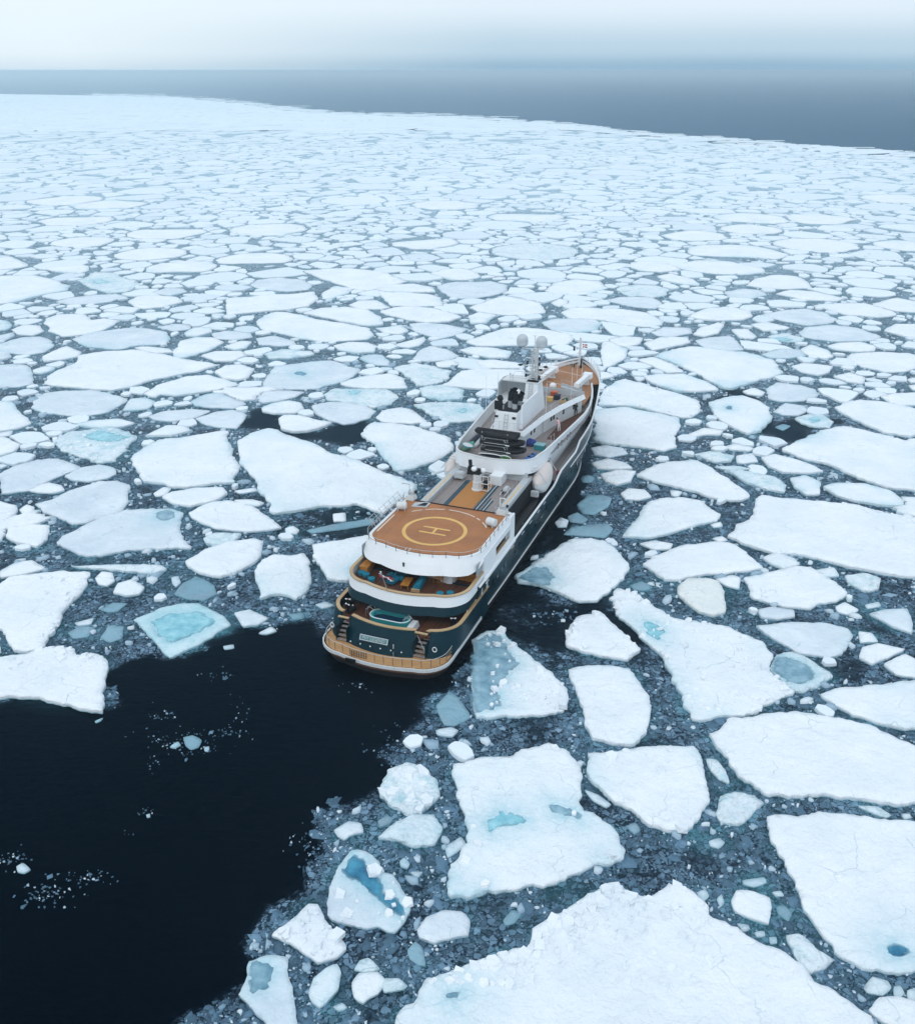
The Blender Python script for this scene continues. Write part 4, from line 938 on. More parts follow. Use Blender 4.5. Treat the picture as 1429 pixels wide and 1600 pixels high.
teal = np.clip(1 - dd / 1.3, 0, 1) * np.clip(0.22 + nz1 * 0.9, 0, 1) * np.clip(1.15 - dl, 0, 1)
px_, py_ = PX.ravel(), PY.ravel()
for tx, ty, tr_, ts in TEAL:
    teal = np.maximum(teal, ts * np.exp(-(((px_ - tx) / tr_) ** 2 + ((py_ - ty) / (tr_ * .7)) ** 2)) * np.clip(1.3 - dd / 1.6, 0, 1) )
dens = np.where(sample(ship_mask, GP) > 0, 0, dens)
idx = np.arange(n_r * n_c).reshape(n_r, n_c)
Fq = np.stack([idx[:-1, :-1], idx[:-1, 1:], idx[1:, 1:], idx[1:, :-1]], -1).reshape(-1, 4)
keep = (dens[Fq].max(1) > 0.02) | (teal[Fq].max(1) > .02)
# behind the ice edge there is no slush
epx = np.array([edge_y_px(x) for x in px_]); okv = py_ > epx + 2; keep &= okv[Fq].all(1)
Fq = Fq[keep]
used = np.unique(Fq); remap = np.full(n_r * n_c, -1); remap[used] = np.arange(len(used))
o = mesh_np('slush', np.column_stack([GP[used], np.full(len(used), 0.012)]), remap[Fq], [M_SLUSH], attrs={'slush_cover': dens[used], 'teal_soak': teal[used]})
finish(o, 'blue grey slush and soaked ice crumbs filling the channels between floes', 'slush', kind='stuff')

# loose pieces: thin tilted plates and lumps, many half sunk
N = 135000
bx = rng.uniform(-60, 1490, N); by = 330 + (1640 - 330) * rng.uniform(0, 1, N) ** 1.05
U = (bx - 714.5) / FPX; W_ = (by - 800) / FPX; tt = -CAM_H / (-math.sin(PITCH) - W_ * math.cos(PITCH))
BP = np.stack([U * tt, (math.cos(PITCH) - W_ * math.sin(PITCH)) * tt], 1)
size = np.clip(rng.lognormal(-1.62, .68, N), .08, 1.15) * (1 + BP[:, 1] / 260)
bl = sample(leadb, BP); bm = sample(mask.astype(float), BP)
cl = np.array([noise.noise(Vector((x * .25, y * .25, 5))) + .6 * noise.noise(Vector((x * .9, y * .9, 1))) for x, y in BP])
ok = (bm == 0) & (rng.uniform(0, 1, N) < np.clip(.33 + cl * 1.6 - bl * 1.4 + np.clip((BP[:, 1] - 80) / 300, 0, .3), 0, 1)) & (bl < .93)
# a few stragglers strung out in the open water
strag = [(290, 1160, 70, 22, 110), (250, 1120, 40, 20, 20), (330, 1055, 30, 12, 16), (375, 1115, 20, 20, 16), (20, 1345, 30, 22, 40), (70, 1400, 50, 26, 70), (130, 1370, 60, 12, 40), (230, 1268, 16, 8, 14), (200, 1300, 14, 6, 4), (640, 1170, 60, 40, 120), (500, 1330, 40, 40, 120), (560, 1075, 30, 10, 12), (430, 1490, 30, 30, 70), (240, 1190, 12, 14, 10), (360, 1145, 30, 8, 26)]
ex = [];
for sx0, sy0, wx, wy, n in strag:
    for _ in range(n): ex.append((*px2g(random.gauss(sx0, wx * .5), random.gauss(sy0, wy * .5)), random.uniform(.05, .22) * (2.2 if random.random() < .06 else 1)))
ex = np.array(ex); ex = ex[(sample(mask.astype(float), ex[:, :2]) == 0)]
PP = np.vstack([BP[ok], ex[:, :2]]); SS = np.concatenate([size[ok], ex[:, 2]]); nB = len(PP); K = 6
print('brash', nB)
ang = (np.arange(K) * 2 * np.pi / K)[None, :] + rng.uniform(-.35, .35, (nB, K)) + rng.uniform(0, 6.28, (nB, 1))
rad = SS[:, None] * rng.uniform(.22, .68, (nB, K)); elong = rng.uniform(.38, 1.0, (nB, 1)); rot = rng.uniform(0, 3.14, (nB, 1))
lx, ly = rad * np.cos(ang), rad * np.sin(ang) * elong
X = PP[:, :1] + lx * np.cos(rot) - ly * np.sin(rot); Y = PP[:, 1:] + lx * np.sin(rot) + ly * np.cos(rot)
white = rng.uniform(0, 1, nB) < np.clip(.10 + (PP[:, 1] - 70) / 170, np.where(SS < .22, .20, .08), .62)
topz = np.where(white, np.minimum(.30, SS * rng.uniform(.2, .5, nB)), rng.uniform(.022, .06, nB)) + .01
tlx = rng.uniform(-.12, .12, (nB, 1)) * white[:, None]; tly = rng.uniform(-.12, .12, (nB, 1)) * white[:, None]
Zt = topz[:, None] + (X - PP[:, :1]) * tlx + (Y - PP[:, 1:]) * tly
bot = np.stack([PP[:, :1] + (X - PP[:, :1]) * 1.08, PP[:, 1:] + (Y - PP[:, 1:]) * 1.08, np.full_like(X, -.02)], -1); top = np.stack([X, Y, np.maximum(Zt, .018)], -1)
Vb = np.concatenate([bot, top], 1).reshape(-1, 3); base = (np.arange(nB) * 2 * K)[:, None]
q = np.arange(K); q2 = (q + 1) % K
side = np.stack([base + q, base + q2, base + K + q2, base + K + q], -1).reshape(-1, 4)
tp = np.stack([base[:, 0] + K, base[:, 0] + K + 1, base[:, 0] + K + 2, base[:, 0] + K + 3], -1); tp2 = np.stack([base[:, 0] + K, base[:, 0] + K + 3, base[:, 0] + K + 4, base[:, 0] + K + 5], -1)
tone = np.where(white, rng.uniform(.74, 1, nB), rng.beta(1.3, 3.0, nB) * .74)
o = mesh_np('brash_ice', Vb, np.concatenate([side, tp, tp2]), [M_BRASH], attrs={'tone': np.repeat(tone, 2 * K)})
finish(o, 'broken ice pieces of every size drifting between the floes', 'brash ice', kind='stuff')
# ------------------------------------------------------------ the ship.  local axes: x to starboard, y forward, z up from the waterline
def paint_mat(name, col, rough=0.3, wear=0.10, spec=0.5):
    m = NT(name); P = m.n('ShaderNodeTexCoord').outputs['Object']
    mpv = m.n('ShaderNodeMapping'); mpv.inputs['Scale'].default_value = (1, 1, 0.25); m.l(P, mpv.inputs[0])
    f = m.noise(1.6, 6, 0.65, mpv.outputs[0])
    mp3 = m.n('ShaderNodeMapping'); mp3.inputs['Scale'].default_value = (3.0, 3.0, 0.22); m.l(P, mp3.inputs[0])
    stk = m.math('MULTIPLY', m.ramp(m.noise(2.2, 5, 0.7, mp3.outputs[0]), 0.60, 0.74), min(.5, wear * 3.2))
    m.base(m.mix(stk, m.mix(m.math('MULTIPLY', m.ramp(f, 0.45, 0.75), wear * 2), col, tuple(c * 0.72 for c in col)), (0.30, 0.20, 0.13) if col[0] > .3 else (0.03, 0.06, 0.07))); m.rough(m.math('MULTIPLY_ADD', f, 0.25, rough - 0.1)); m.spec(spec)
    return m.m
def plank_mat(name, a, b, width=0.12, seam=(0.05, 0.035, 0.025), along='Y'):
    m = NT(name); P = m.n('ShaderNodeTexCoord').outputs['Object']; s = m.n('ShaderNodeSeparateXYZ'); m.l(P, s.inputs[0])
    u = m.math('DIVIDE', s.outputs['X' if along == 'Y' else 'Y'], width)
    fr = m.math('FRACT', u); idn = m.math('FLOOR', u)
    wn_ = m.n('ShaderNodeTexWhiteNoise', noise_dimensions='1D'); m.l(idn, wn_.inputs['W'])
    col = m.mix(wn_.outputs['Value'], a, b)
    col = m.mix(m.math('MULTIPLY', m.ramp(m.noise(0.9, 5, 0.6, P), 0.35, 0.75), 0.35), col, tuple(c * 0.6 for c in a))
    col = m.mix(m.math('MULTIPLY', m.math('LESS_THAN', fr, 0.09), 0.55), col, seam)
    m.base(col); m.rough(0.6); m.spec(0.3); return m.m
S_WHITE = paint_mat('white_paint', (0.80, 0.82, 0.84), 0.35, 0.05)
S_OFF = paint_mat('weathered_white_paint', (0.66, 0.68, 0.69), 0.45, 0.16)
S_LGREY = paint_mat('light_grey_paint', (0.46, 0.49, 0.51), 0.5, 0.15)
S_TEAL = paint_mat('deep_teal_hull_paint', (0.0006, 0.024, 0.036), 0.30, 0.12, 0.16)
S_BOOT = paint_mat('black_bottom_paint', (0.010, 0.010, 0.012), 0.5, 0.2)
S_RUST = paint_mat('rusty_brown_edge', (0.16, 0.07, 0.035), 0.6, 0.3)
S_BLACK = plain('black_rubber', (0.006, 0.0065, 0.008), 0.55, 0, 0.25)
S_DARK = plain('dark_paint_recess_shade', (0.012, 0.013, 0.016), 0.75, 0, 0.2)  # near black for dark fittings; in recesses the shade is put into this colour
S_STEEL = plain('brushed_steel', (0.55, 0.57, 0.58), 0.3, 0.8)
S_RAIL = plain('grey_rail_paint', (0.48, 0.50, 0.52), 0.4)
S_RAILD = plain('brown_rail_paint', (0.16, 0.10, 0.07), 0.5)
S_GLASS = plain('dark_window_glass', (0.008, 0.014, 0.020), 0.06, 0, 0.8)
S_PANE = plain('grey_glazed_panel', (0.30, 0.34, 0.36), 0.15)
S_TEAK = plank_mat('golden_teak', (0.46, 0.245, 0.095), (0.54, 0.30, 0.13), 0.14)
S_TEAKX = plank_mat('golden_teak_across', (0.47, 0.25, 0.10), (0.56, 0.31, 0.13), 0.22, (0.75, 0.55, 0.32), 'X')
S_BROWN = plank_mat('dark_teak', (0.070, 0.026, 0.013), (0.14, 0.055, 0.028), 0.20, (0.03, 0.015, 0.01))
S_GPLANK = plank_mat('grey_weathered_planks', (0.26, 0.225, 0.215), (0.33, 0.29, 0.28), 0.16)
m = NT('orange_brown_deck_paint'); P = m.n('ShaderNodeTexCoord').outputs['Object']
_c = m.mix(m.ramp(m.noise(0.35, 6, 0.65, P), 0.35, 0.68), (0.41, 0.165, 0.056), (0.31, 0.125, 0.050)); _c = m.mix(m.math('MULTIPLY', m.ramp(m.noise(1.7, 6, 0.7, P), 0.55, 0.75), 0.55), _c, (0.20, 0.085, 0.045))
_s = m.n('ShaderNodeSeparateXYZ'); m.l(P, _s.inputs[0]); _j = m.math('LESS_THAN', m.math('FRACT', m.math('DIVIDE', _s.outputs['X'], 1.45)), 0.03)
m.base(m.mix(m.math('MULTIPLY', _j, 0.35), _c, (0.13, 0.06, 0.03))); m.rough(m.math('MULTIPLY_ADD', m.noise(0.8, 4, .6, P), .4, .35)); m.spec(0.3); m.bump(m.noise(18, 3, .6, P), .3, .01); S_HELI = m.m
S_MIDTAN = plain('ochre_deck_paint', (0.42, 0.18, 0.045), 0.6, 0, 0.3, 0.15, 0.8)
S_BOWTAN = plank_mat('tan_foredeck', (0.35, 0.155, 0.062), (0.40, 0.185, 0.075), 0.25)
S_YELLOW = plain('yellow_marking', (0.72, 0.44, 0.13), 0.6)
S_WMARK = plain('white_marking', (0.72, 0.66, 0.58), 0.6)
S_CAP = plain('varnished_cap_rail', (0.47, 0.32, 0.17), 0.35, 0, 0.4, 0.2, 2.0)
S_BLUEC = plain('petrol_blue_cushion', (0.010, 0.17, 0.25), 0.8, 0, 0.2, 0.25, 4)
S_WOOD = plain('orange_wood', (0.42, 0.17, 0.03), 0.45, 0, 0.4, 0.25, 3)
S_STRIPE = plain('navy_stripe', (0.012, 0.05, 0.075), 0.6)
S_POOLW = plain('turquoise_pool_lining', (0.03, 0.30, 0.32), 0.3)
S_POOLB = plain('deep_blue_pool_water', (0.002, 0.022, 0.065), 0.06, 0, 0.6)
S_RED = plain('red_paint', (0.42, 0.03, 0.02), 0.5)
S_ORANGE = plain('orange_red_paint', (0.50, 0.09, 0.02), 0.5)
S_GREEN = plain('bright_green_plastic', (0.04, 0.42, 0.04), 0.35)
S_BLUE = plain('bright_blue_plastic', (0.010, 0.13, 0.42), 0.35)
S_TARP = plain('blue_tarpaulin', (0.008, 0.035, 0.22), 0.6)
S_TEALB = plain('teal_plastic', (0.02, 0.25, 0.28), 0.4)
S_CREAM = plain('cream_boat_cover', (0.66, 0.60, 0.57), 0.6, 0, 0.3, 0.06, 1.5)
S_SKIN = plain('skin', (0.50, 0.30, 0.22), 0.6)
S_NAVY = plain('navy_cloth', (0.01, 0.015, 0.045), 0.8)

ship = bpy.data.objects.new('expedition_ship', None); C.objects.link(ship)
ship.location = (SHIP_O[0], SHIP_O[1], 0); ship.rotation_euler = (0, 0, -SHIP_A)
finish(ship, 'dark teal and white expedition ship with a tan helipad, stopped in the pack ice', 'ship')

def to_mesh(o):
    """turn a text object into plain mesh lettering of the same name"""
    bpy.context.view_layer.update(); me = bpy.data.meshes.new_from_object(o.evaluated_get(bpy.context.evaluated_depsgraph_get()))
    n_ = o.name; o.name = n_ + '_text'; k = bpy.data.objects.new(n_, me); C.objects.link(k); k.parent = o.parent; k.location = o.location; k.rotation_euler = o.rotation_euler
    bpy.data.objects.remove(o); return k
class MB:
    def __init__(s): s.v = []; s.f = []; s.mi = []; s.cur = 0
    def box(s, x0, x1, y0, y1, z0, z1, top=None):
        b = len(s.v); t = top or (0, 0)
        s.v += [(x0, y0, z0), (x1, y0, z0), (x1, y1, z0), (x0, y1, z0), (x0 + t[0], y0 + t[1], z1), (x1 - t[0], y0 + t[1], z1), (x1 - t[0], y1 - t[1], z1), (x0 + t[0], y1 - t[1], z1)]
        for q in ((0, 3, 2, 1), (4, 5, 6, 7), (0, 1, 5, 4), (1, 2, 6, 5), (2, 3, 7, 6), (3, 0, 4, 7)): s.f.append([b + i for i in q]); s.mi.append(s.cur)
        return s
    def prism(s, pts, z0, z1, cap=True, pts1=None):
        """closed outline raised from z0 to z1 (pts1: another outline for the top)"""
        b = len(s.v); n = len(pts); p1 = pts1 or pts
        s.v += [(x, y, z0) for x, y in pts] + [(x, y, z1) for x, y in p1]
        for i in range(n): j = (i + 1) % n; s.f.append([b + i, b + j, b + n + j, b + n + i]); s.mi.append(s.cur)
        if cap: s.f.append([b + n + i for i in range(n)]); s.f.append([b + n - 1 - i for i in range(n)]); s.mi += [s.cur] * 2
        return s
    def wall(s, lo, hi, t=0.12, inward=None):
        """strip wall between two open 3-D polylines (same length), given a thickness towards `inward` normals"""
        n = len(lo); b = len(s.v); off = []
        for i in range(n):
            a, c = lo[max(0, i - 1)], lo[min(n - 1, i + 1)]; dx, dy = c[0] - a[0], c[1] - a[1]; L = math.hypot(dx, dy) or 1
            off.append((-dy / L * t, dx / L * t))
        for i in range(n): s.v += [lo[i], hi[i], (hi[i][0] + off[i][0], hi[i][1] + off[i][1], hi[i][2]), (lo[i][0] + off[i][0], lo[i][1] + off[i][1], lo[i][2])]
        for i in range(n - 1):
            for k in range(4): k2 = (k + 1) % 4; s.f.append([b + i * 4 + k, b + i * 4 + k2, b + i * 4 + 4 + k2, b + i * 4 + 4 + k]); s.mi.append(s.cur)
        s.f.append([b, b + 3, b + 2, b + 1]); e = b + (n - 1) * 4; s.f.append([e, e + 1, e + 2, e + 3]); s.mi += [s.cur] * 2
        return s
    def tube(s, pts, r, n=6, close=False):
        P = [Vector(p) for p in pts]; m_ = len(P); b = len(s.v)
        for i, p in enumerate(P):
            a = P[(i - 1) % m_] if (i or close) else p; c = P[(i + 1) % m_] if (i < m_ - 1 or close) else p
            d = (c - a).normalized(); u = d.orthogonal().normalized() if abs(d.z) > .9 else Vector((0, 0, 1)).cross(d).normalized(); w_ = d.cross(u)
            for k in range(n):
                an = 2 * math.pi * k / n; q = p + (u * math.cos(an) + w_ * math.sin(an)) * r; s.v.append(tuple(q))
        for i in range(m_ if close else m_ - 1):
            for k in range(n):
                i2 = (i + 1) % m_; k2 = (k + 1) % n; s.f.append([b + i * n + k, b + i * n + k2, b + i2 * n + k2, b + i2 * n + k]); s.mi.append(s.cur)
        if not close:
            s.f.append([b + k for k in range(n)][::-1]); s.f.append([b + (m_ - 1) * n + k for k in range(n)]); s.mi += [s.cur] * 2
        return s
    def lathe(s, cx, cy, prof, n=16, axis='Z', z0=0):
        b = len(s.v)
        for r, h in prof:
            for k in range(n):
                a = 2 * math.pi * k / n; c_, s_ = r * math.cos(a), r * math.sin(a)
                s.v.append((cx + c_, cy + s_, z0 + h) if axis == 'Z' else (cx + h, cy + c_, z0 + s_) if axis == 'X' else (cx + c_, cy + h, z0 + s_))
        for i in range(len(prof) - 1):
            for k in range(n): k2 = (k + 1) % n; s.f.append([b + i * n + k, b + i * n + k2, b + (i + 1) * n + k2, b + (i + 1) * n + k]); s.mi.append(s.cur)
        s.f.append([b + k for k in range(n)][::-1]); s.f.append([b + (len(prof) - 1) * n + k for k in range(n)]); s.mi += [s.cur] * 2
        return s
    def ball(s, cx, cy, cz, rx, ry=None, rz=None, n=12, m_=8, flat=None):
        ry = ry or rx; rz = rz or rx
        b = len(s.v)
        for i in range(m_ + 1):
            ph = math.pi * i / m_ - math.pi / 2
            for k in range(n): a = 2 * math.pi * k / n; s.v.append((cx + rx * math.cos(ph) * math.cos(a), cy + ry * math.cos(ph) * math.sin(a), cz + rz * math.sin(ph)))
        for i in range(m_):
            for k in range(n): k2 = (k + 1) % n; s.f.append([b + i * n + k, b + i * n + k2, b + (i + 1) * n + k2, b + (i + 1) * n + k]); s.mi.append(s.cur)
        return s
    def mk(s, name, mats, parent=None, smooth=False, bevel=0.0, loc=None, rz=0.0, rot=None):
        me = bpy.data.meshes.new(name); me.from_pydata([tuple(map(float, v)) for v in s.v], [], s.f)
        for m_ in (mats if isinstance(mats, (list, tuple)) else [mats]): me.materials.append(m_)
        me.polygons.foreach_set('material_index', s.mi); me.update(); me.validate()
        bm_ = bmesh.new(); bm_.from_mesh(me); bmesh.ops.remove_doubles(bm_, verts=bm_.verts, dist=1e-5); bmesh.ops.recalc_face_normals(bm_, faces=bm_.faces)
        if bevel: bmesh.ops.bevel(bm_, geom=[e for e in bm_.edges if len(e.link_faces) == 2 and e.calc_face_angle(0) > .6], offset=bevel, segments=2, affect='EDGES', clamp_overlap=True)
        bm_.to_mesh(me); bm_.free()
        if smooth: me.polygons.foreach_set('use_smooth', [True] * len(me.polygons)); me.set_sharp_from_angle(angle=R(40))
        o = bpy.data.objects.new(name, me); C.objects.link(o)
        if parent is not None: o.parent = parent
        if loc: o.location = loc
        if rz: o.rotation_euler = (0, 0, rz)
        if rot: o.rotation_euler = rot
        return o
def U(fa, ff, h, r, bulge=0.5, n=8, m_=8):
    """open outline: port side forward, round the stern, starboard side forward"""
    L = [(-h, ff), (-h, fa + r + bulge * .3)]
    for i in range(1, n + 1):
        a = math.pi + (math.pi / 2) * i / n; L.append((-h + r + r * math.cos(a), fa + r + r * math.sin(a)))
    x0 = -h + r
    for i in range(1, m_):
        t = i / m_; x = x0 + (2 * (h - r)) * t; L.append((x, fa - bulge * (1 - (2 * t - 1) ** 2)))
    for i in range(0, n):
        a = 1.5 * math.pi + (math.pi / 2) * i / n; L.append((h - r + r * math.cos(a), fa + r + r * math.sin(a)))
    L += [(h, fa + r + bulge * .3), (h, ff)]
    return L
def z3(L, z): return [(x, y, z) for x, y in L]

# hull: stations along the length, rings from keel to sheer
SHEER = [(9, 5.1), (35, 5.1), (37.5, 5.9), (45, 5.75), (46.8, 6.6), (54, 6.8), (56.5, 7.6), (59, 8.4), (61, 9.45), (66, 9.75), (73, 10.1)]
def lerp(T, x):
    for (a, p), (b, q) in zip(T, T[1:]):
        if x <= b: return p + (q - p) * max(0, (x - a)) / (b - a)
    return T[-1][1]
def hull_pt(u, z, side):
    """u 0..1 along the length; the stem rakes forward with height"""
    zz = max(0, z) / 9.5; end = 67.0 + 5.8 * zz ** 0.85
    y = 8.6 + u * (46 - 8.6) / 0.55 if u < 0.55 else 46 + (end - 46) * (u - 0.55) / 0.45
    wide = 5.85 + 0.62 * min(1, max(0, (z + .5)) / 5.5)
    if u < .12: wide -= (0.12 - u) * 1.2 * (1 - min(1, z / 5.0))
    if u > 0.55:
        t = (u - .55) / .45; p = 1.7 + 1.35 * min(1, zz); wide *= max(0, 1 - t ** p) ** (1.0 if z < 3 else .82)
    if z < 0: wide *= 0.93
    return (side * wide, y, z)
NU, NZ = 72, 12; hb_ = MB(); grid = {}
for sd in (-1, 1):
    for i in range(NU + 1):
        u = i / NU; y_ap = hull_pt(u, 5, 1)[1]; top = lerp(SHEER, y_ap)
        for k in range(NZ + 1):
            z = -1.0 + (top + 1.0) * k / NZ if k else -1.0
            zl = [-1.0, 0.0, .80, 1.6, 2.4, 3.1, 3.7][k] if k < 7 else 3.7 + (top - 3.7) * (k - 6) / (NZ - 6)
            grid[sd, i, k] = len(hb_.v); hb_.v.append(hull_pt(u, zl, sd))
    for i in range(NU):
        for k in range(NZ): hb_.f.append([grid[sd, i, k], grid[sd, i + 1, k], grid[sd, i + 1, k + 1], grid[sd, i, k + 1]]); hb_.mi.append(1 if k < 2 else 0)
for k in range(NZ): hb_.f.append([grid[-1, 0, k], grid[1, 0, k], grid[1, 0, k + 1], grid[-1, 0, k + 1]]); hb_.mi.append(0)
hull = hb_.mk('hull', [S_TEAL, S_BOOT], ship, smooth=True)
hull['label'] = 'deep teal hull with a black bottom'
def hull_line(z_of, u0, u1, off, n=60):
    """a line along the starboard/port hull surface at height z_of(y)"""
    out = {1: [], -1: []}
    for i in range(n + 1):
        u = u0 + (u1 - u0) * i / n
        for sd in (1, -1):
            y = hull_pt(u, 5, 1)[1]; z = z_of(y) if callable(z_of) else z_of
            x, y2, z = hull_pt(u, z, sd); out[sd].append((x + sd * off, y2, z))
    return out
L = hull_line(lambda y: lerp(SHEER, y) + .02, 0, .995, .0)
for sd in (1, -1): MB().tube(L[sd], .13, 6).mk('sheer_rail', S_WHITE, ship)
L = hull_line(lambda y: lerp([(9, 5.08), (34, 5.0), (37, 4.5), (58, 4.7), (72, 5.6)], y), .50, .985, .02)
for sd in (1, -1): MB().tube(L[sd], .085, 6).mk('rubbing_strake', S_WHITE, ship)
L = hull_line(.95, 0.0, .80, .03)
for sd in (1, -1): MB().tube(L[sd], .10, 6).mk('lower_rubbing_strake', S_OFF, ship)
# port lights and slots in the hull side
def hull_at(y, z, sd):
    lo, hi = 0.0, 1.0
    for _ in range(30):
        mid_ = (lo + hi) / 2
        if hull_pt(mid_, z, sd)[1] < y: lo = mid_
        else: hi = mid_
    return hull_pt(lo, z, sd)
PW = MB().box(-.04, .04, -.22, .22, -.28, .28).mk('hull_window', S_GLASS, ship, bevel=0)
first = True
for sd in (1, -1):
    for y, z in [(13.2, 3.3), (14.5, 3.3), (15.8, 3.35), (17.0, 3.4), (20.5, 3.4), (21.7, 3.4), (24.8, 3.4), (28.2, 3.0), (30.5, 3.0), (32.5, 3.3), (36.5, 3.2), (39, 3.3), (41.5, 3.4), (44, 3.5), (46.5, 3.5), (49, 3.6), (51.5, 3.6), (38, 2.1), (43, 2.1), (48, 2.2), (54, 3.6), (56.5, 3.7)]:
        p = hull_at(y, z, sd)
        o = PW if first else PW.copy()
        if not first: C.objects.link(o); o.parent = ship
        first = False; o.location = (p[0] + sd * .015, y, z)
    for y in (11.0, 19.0, 22.6, 25.5, 28.6, 31.0): 
        p = hull_at(y, 4.5, sd); MB().box(-.03, .03, -.45, .45, -.04, .04).mk('white_slot', S_WHITE, ship, loc=(p[0] + sd * .02, y, 4.45))

# swim platform
pl = U(-1.15, 9.5, 6.25, 2.6, .55)
MB().prism(U(-0.85, 9.5, 5.9, 2.6, .5), -1.0, 0.75).mk('platform_base', S_BOOT, ship)
MB().prism(pl, .75, 1.02).mk('platform_edge', S_RUST, ship)
MB().wall(z3(U(-1.22, 9.4, 6.34, 2.65, .55), 1.08), z3(U(-1.22, 9.4, 6.34, 2.65, .55), 1.40), -.12).mk('platform_fender', S_OFF, ship, smooth=False)
MB().prism(U(-1.1, 4, 6.15, 2.5, .55), 1.02, 1.40).mk('swim_platform_deck', S_TEAKX, ship)
# aft hull body below the pool deck
body_lo, body_hi = U(0.55, 8.8, 6.15, 2.5, .75), U(1.75, 8.8, 6.35, 2.7, .75)
def seg(lo, hi, z0, z1, s0, s1, t=-.25, steps=3):
    a = [i for i, p in enumerate(hi) if s0 <= p[0] <= s1 or False]
    return a
def cutpath(path, s0, s1, aft=True):
    """the part of a U outline whose x lies in [s0,s1] on its aft run, with end points interpolated"""
    out = []
    P = [p for p in path]
    for (x0_, y0_), (x1_, y1_) in zip(P, P[1:]):
        if y0_ > 5.5 and y1_ > 5.5: continue
        if x1_ <= x0_: continue
        if x1_ < s0 or x0_ > s1: continue
        ta = max(0, (s0 - x0_) / (x1_ - x0_)); tb = min(1, (s1 - x0_) / (x1_ - x0_))
        for t in (ta, tb):
            q = (x0_ + (x1_ - x0_) * t, y0_ + (y1_ - y0_) * t)
            if not out or math.hypot(out[-1][0] - q[0], out[-1][1] - q[1]) > 1e-3: out.append(q)
    return out
def resamp(P, n):
    d = [0]
    for a, b in zip(P, P[1:]): d.append(d[-1] + math.hypot(b[0] - a[0], b[1] - a[1]))
    out = []
    for i in range(n):
        t = d[-1] * i / (n - 1); k = 0
        while k < len(d) - 2 and d[k + 1] < t: k += 1
        u = (t - d[k]) / max(1e-9, d[k + 1] - d[k]); out.append(tuple(P[k][q] + (P[k + 1][q] - P[k][q]) * u for q in range(len(P[k]))))
    return out
ZP, ZC = 1.40, 3.65                                       # platform deck, pool coaming top
# centre panel with the name board, and the two quarters running forward
def panel(s0, s1, name, n=14):
    lo = resamp(cutpath(body_lo, s0 - .0, s1), n); hi = resamp(cutpath(body_hi, s0, s1), n)
    return MB().wall(z3(lo, ZP - .4), z3(hi, ZC), -.22).mk(name, S_TEAL, ship, smooth=True)
panel(-3.75, 2.95, 'transom_panel')
def quarter(sd):
    """from the outer side of the stair to the start of the side hull"""
    lo = [p for p in body_lo if sd * p[0] > 4.35]; hi = [p for p in body_hi if sd * p[0] > 4.35]
    if sd < 0: lo = [p for p in body_lo if p[0] < -4.95]; hi = [p for p in body_hi if p[0] < -4.95]
    if sd > 0: lo = [(4.2, lo[0][1] - .1)] + lo; hi = [(4.2, hi[0][1] - .1)] + hi
    else: lo = lo + [(-4.85, lo[-1][1] - .1)]; hi = hi + [(-4.85, hi[-1][1] - .1)]
    lo, hi = resamp(lo, 16), resamp(hi, 16)
    MB().wall(z3(lo, ZP - .4), z3(hi, ZC), -.22 ).mk('stern_quarter', S_TEAL, ship, smooth=True)
quarter(1); quarter(-1)
for s0, s1 in ((-4.85, -3.75), (2.95, 4.2)):
    cx_ = (s0 + s1) / 2
    st = MB().box(s0, s1, 2.35, 2.6, ZP, 2.9).mk('stair_back', S_DARK, ship)
    for k in range(5):
        MB().box(s0 + .04, s1 - .04, .45 + .36 * k, .45 + .36 * k + .30, ZP + .1 + .26 * k, ZP + .17 + .26 * k).mk('step', S_GPLANK, ship)
    for q in (s0, s1):
        MB().box(q - .03, q + .03, .45, 2.6, ZP, 2.9).mk('stair_side', S_TEAL, ship)
    MB().tube([(s0 + .95 * (s1 - s0) if s0 > 0 else s1 - .05, .5, ZP + .9), (s1 - .05 if s0 < 0 else s0 + .06, 1.5, ZP + 1.7)], .03, 5).mk('stair_handrail', S_STEEL, ship)
# cap rail round the pool deck
cap = U(1.62, 11.5, 6.47, 2.8, .75)
for s0, s1, part in ((-9, -4.85, 0), (-3.75, 2.95, 1), (4.2, 9, 2)):
    P = [p for p in cap if s0 <= p[0] <= s1]
    if part == 0: P = P + [(-4.85, P[-1][1] - .1)]
    if part == 1: P = [(-3.75, P[0][1] + .02)] + P + [(2.95, P[-1][1] + .04)]
    if part == 2: P = [(4.2, P[0][1] - .1)] + P
    MB().wall(z3(P, ZC - .02), z3(P, ZC + .08), -.36 * -1 if False else .36).mk('cap_rail', S_CAP, ship)
for s0, s1 in ((-4.85, -3.75), (2.95, 4.2)): MB().box(s0, s1, 1.0, 1.25, ZC - .01, ZC + .07).mk('stair_gate_rail', S_CAP, ship)
# coaming sides to the start of the open gallery
for sd in (1, -1): MB().box(min(sd * 6.12, sd * 6.4), max(sd * 6.12, sd * 6.4), 6.5, 11.4, 0.9, ZC).mk('side_coaming', S_TEAL, ship)
MB().prism(U(1.9, 11.4, 6.1, 2.6, .7), 2.55, 2.75).mk('pool_deck', S_BROWN, ship)
MB().box(-6.1, 6.1, 11.2, 11.35, 2.7, 5.1).mk('pool_bulkhead', plain('dark_wood_bulkhead', (0.06, 0.03, 0.02), 0.5), ship)
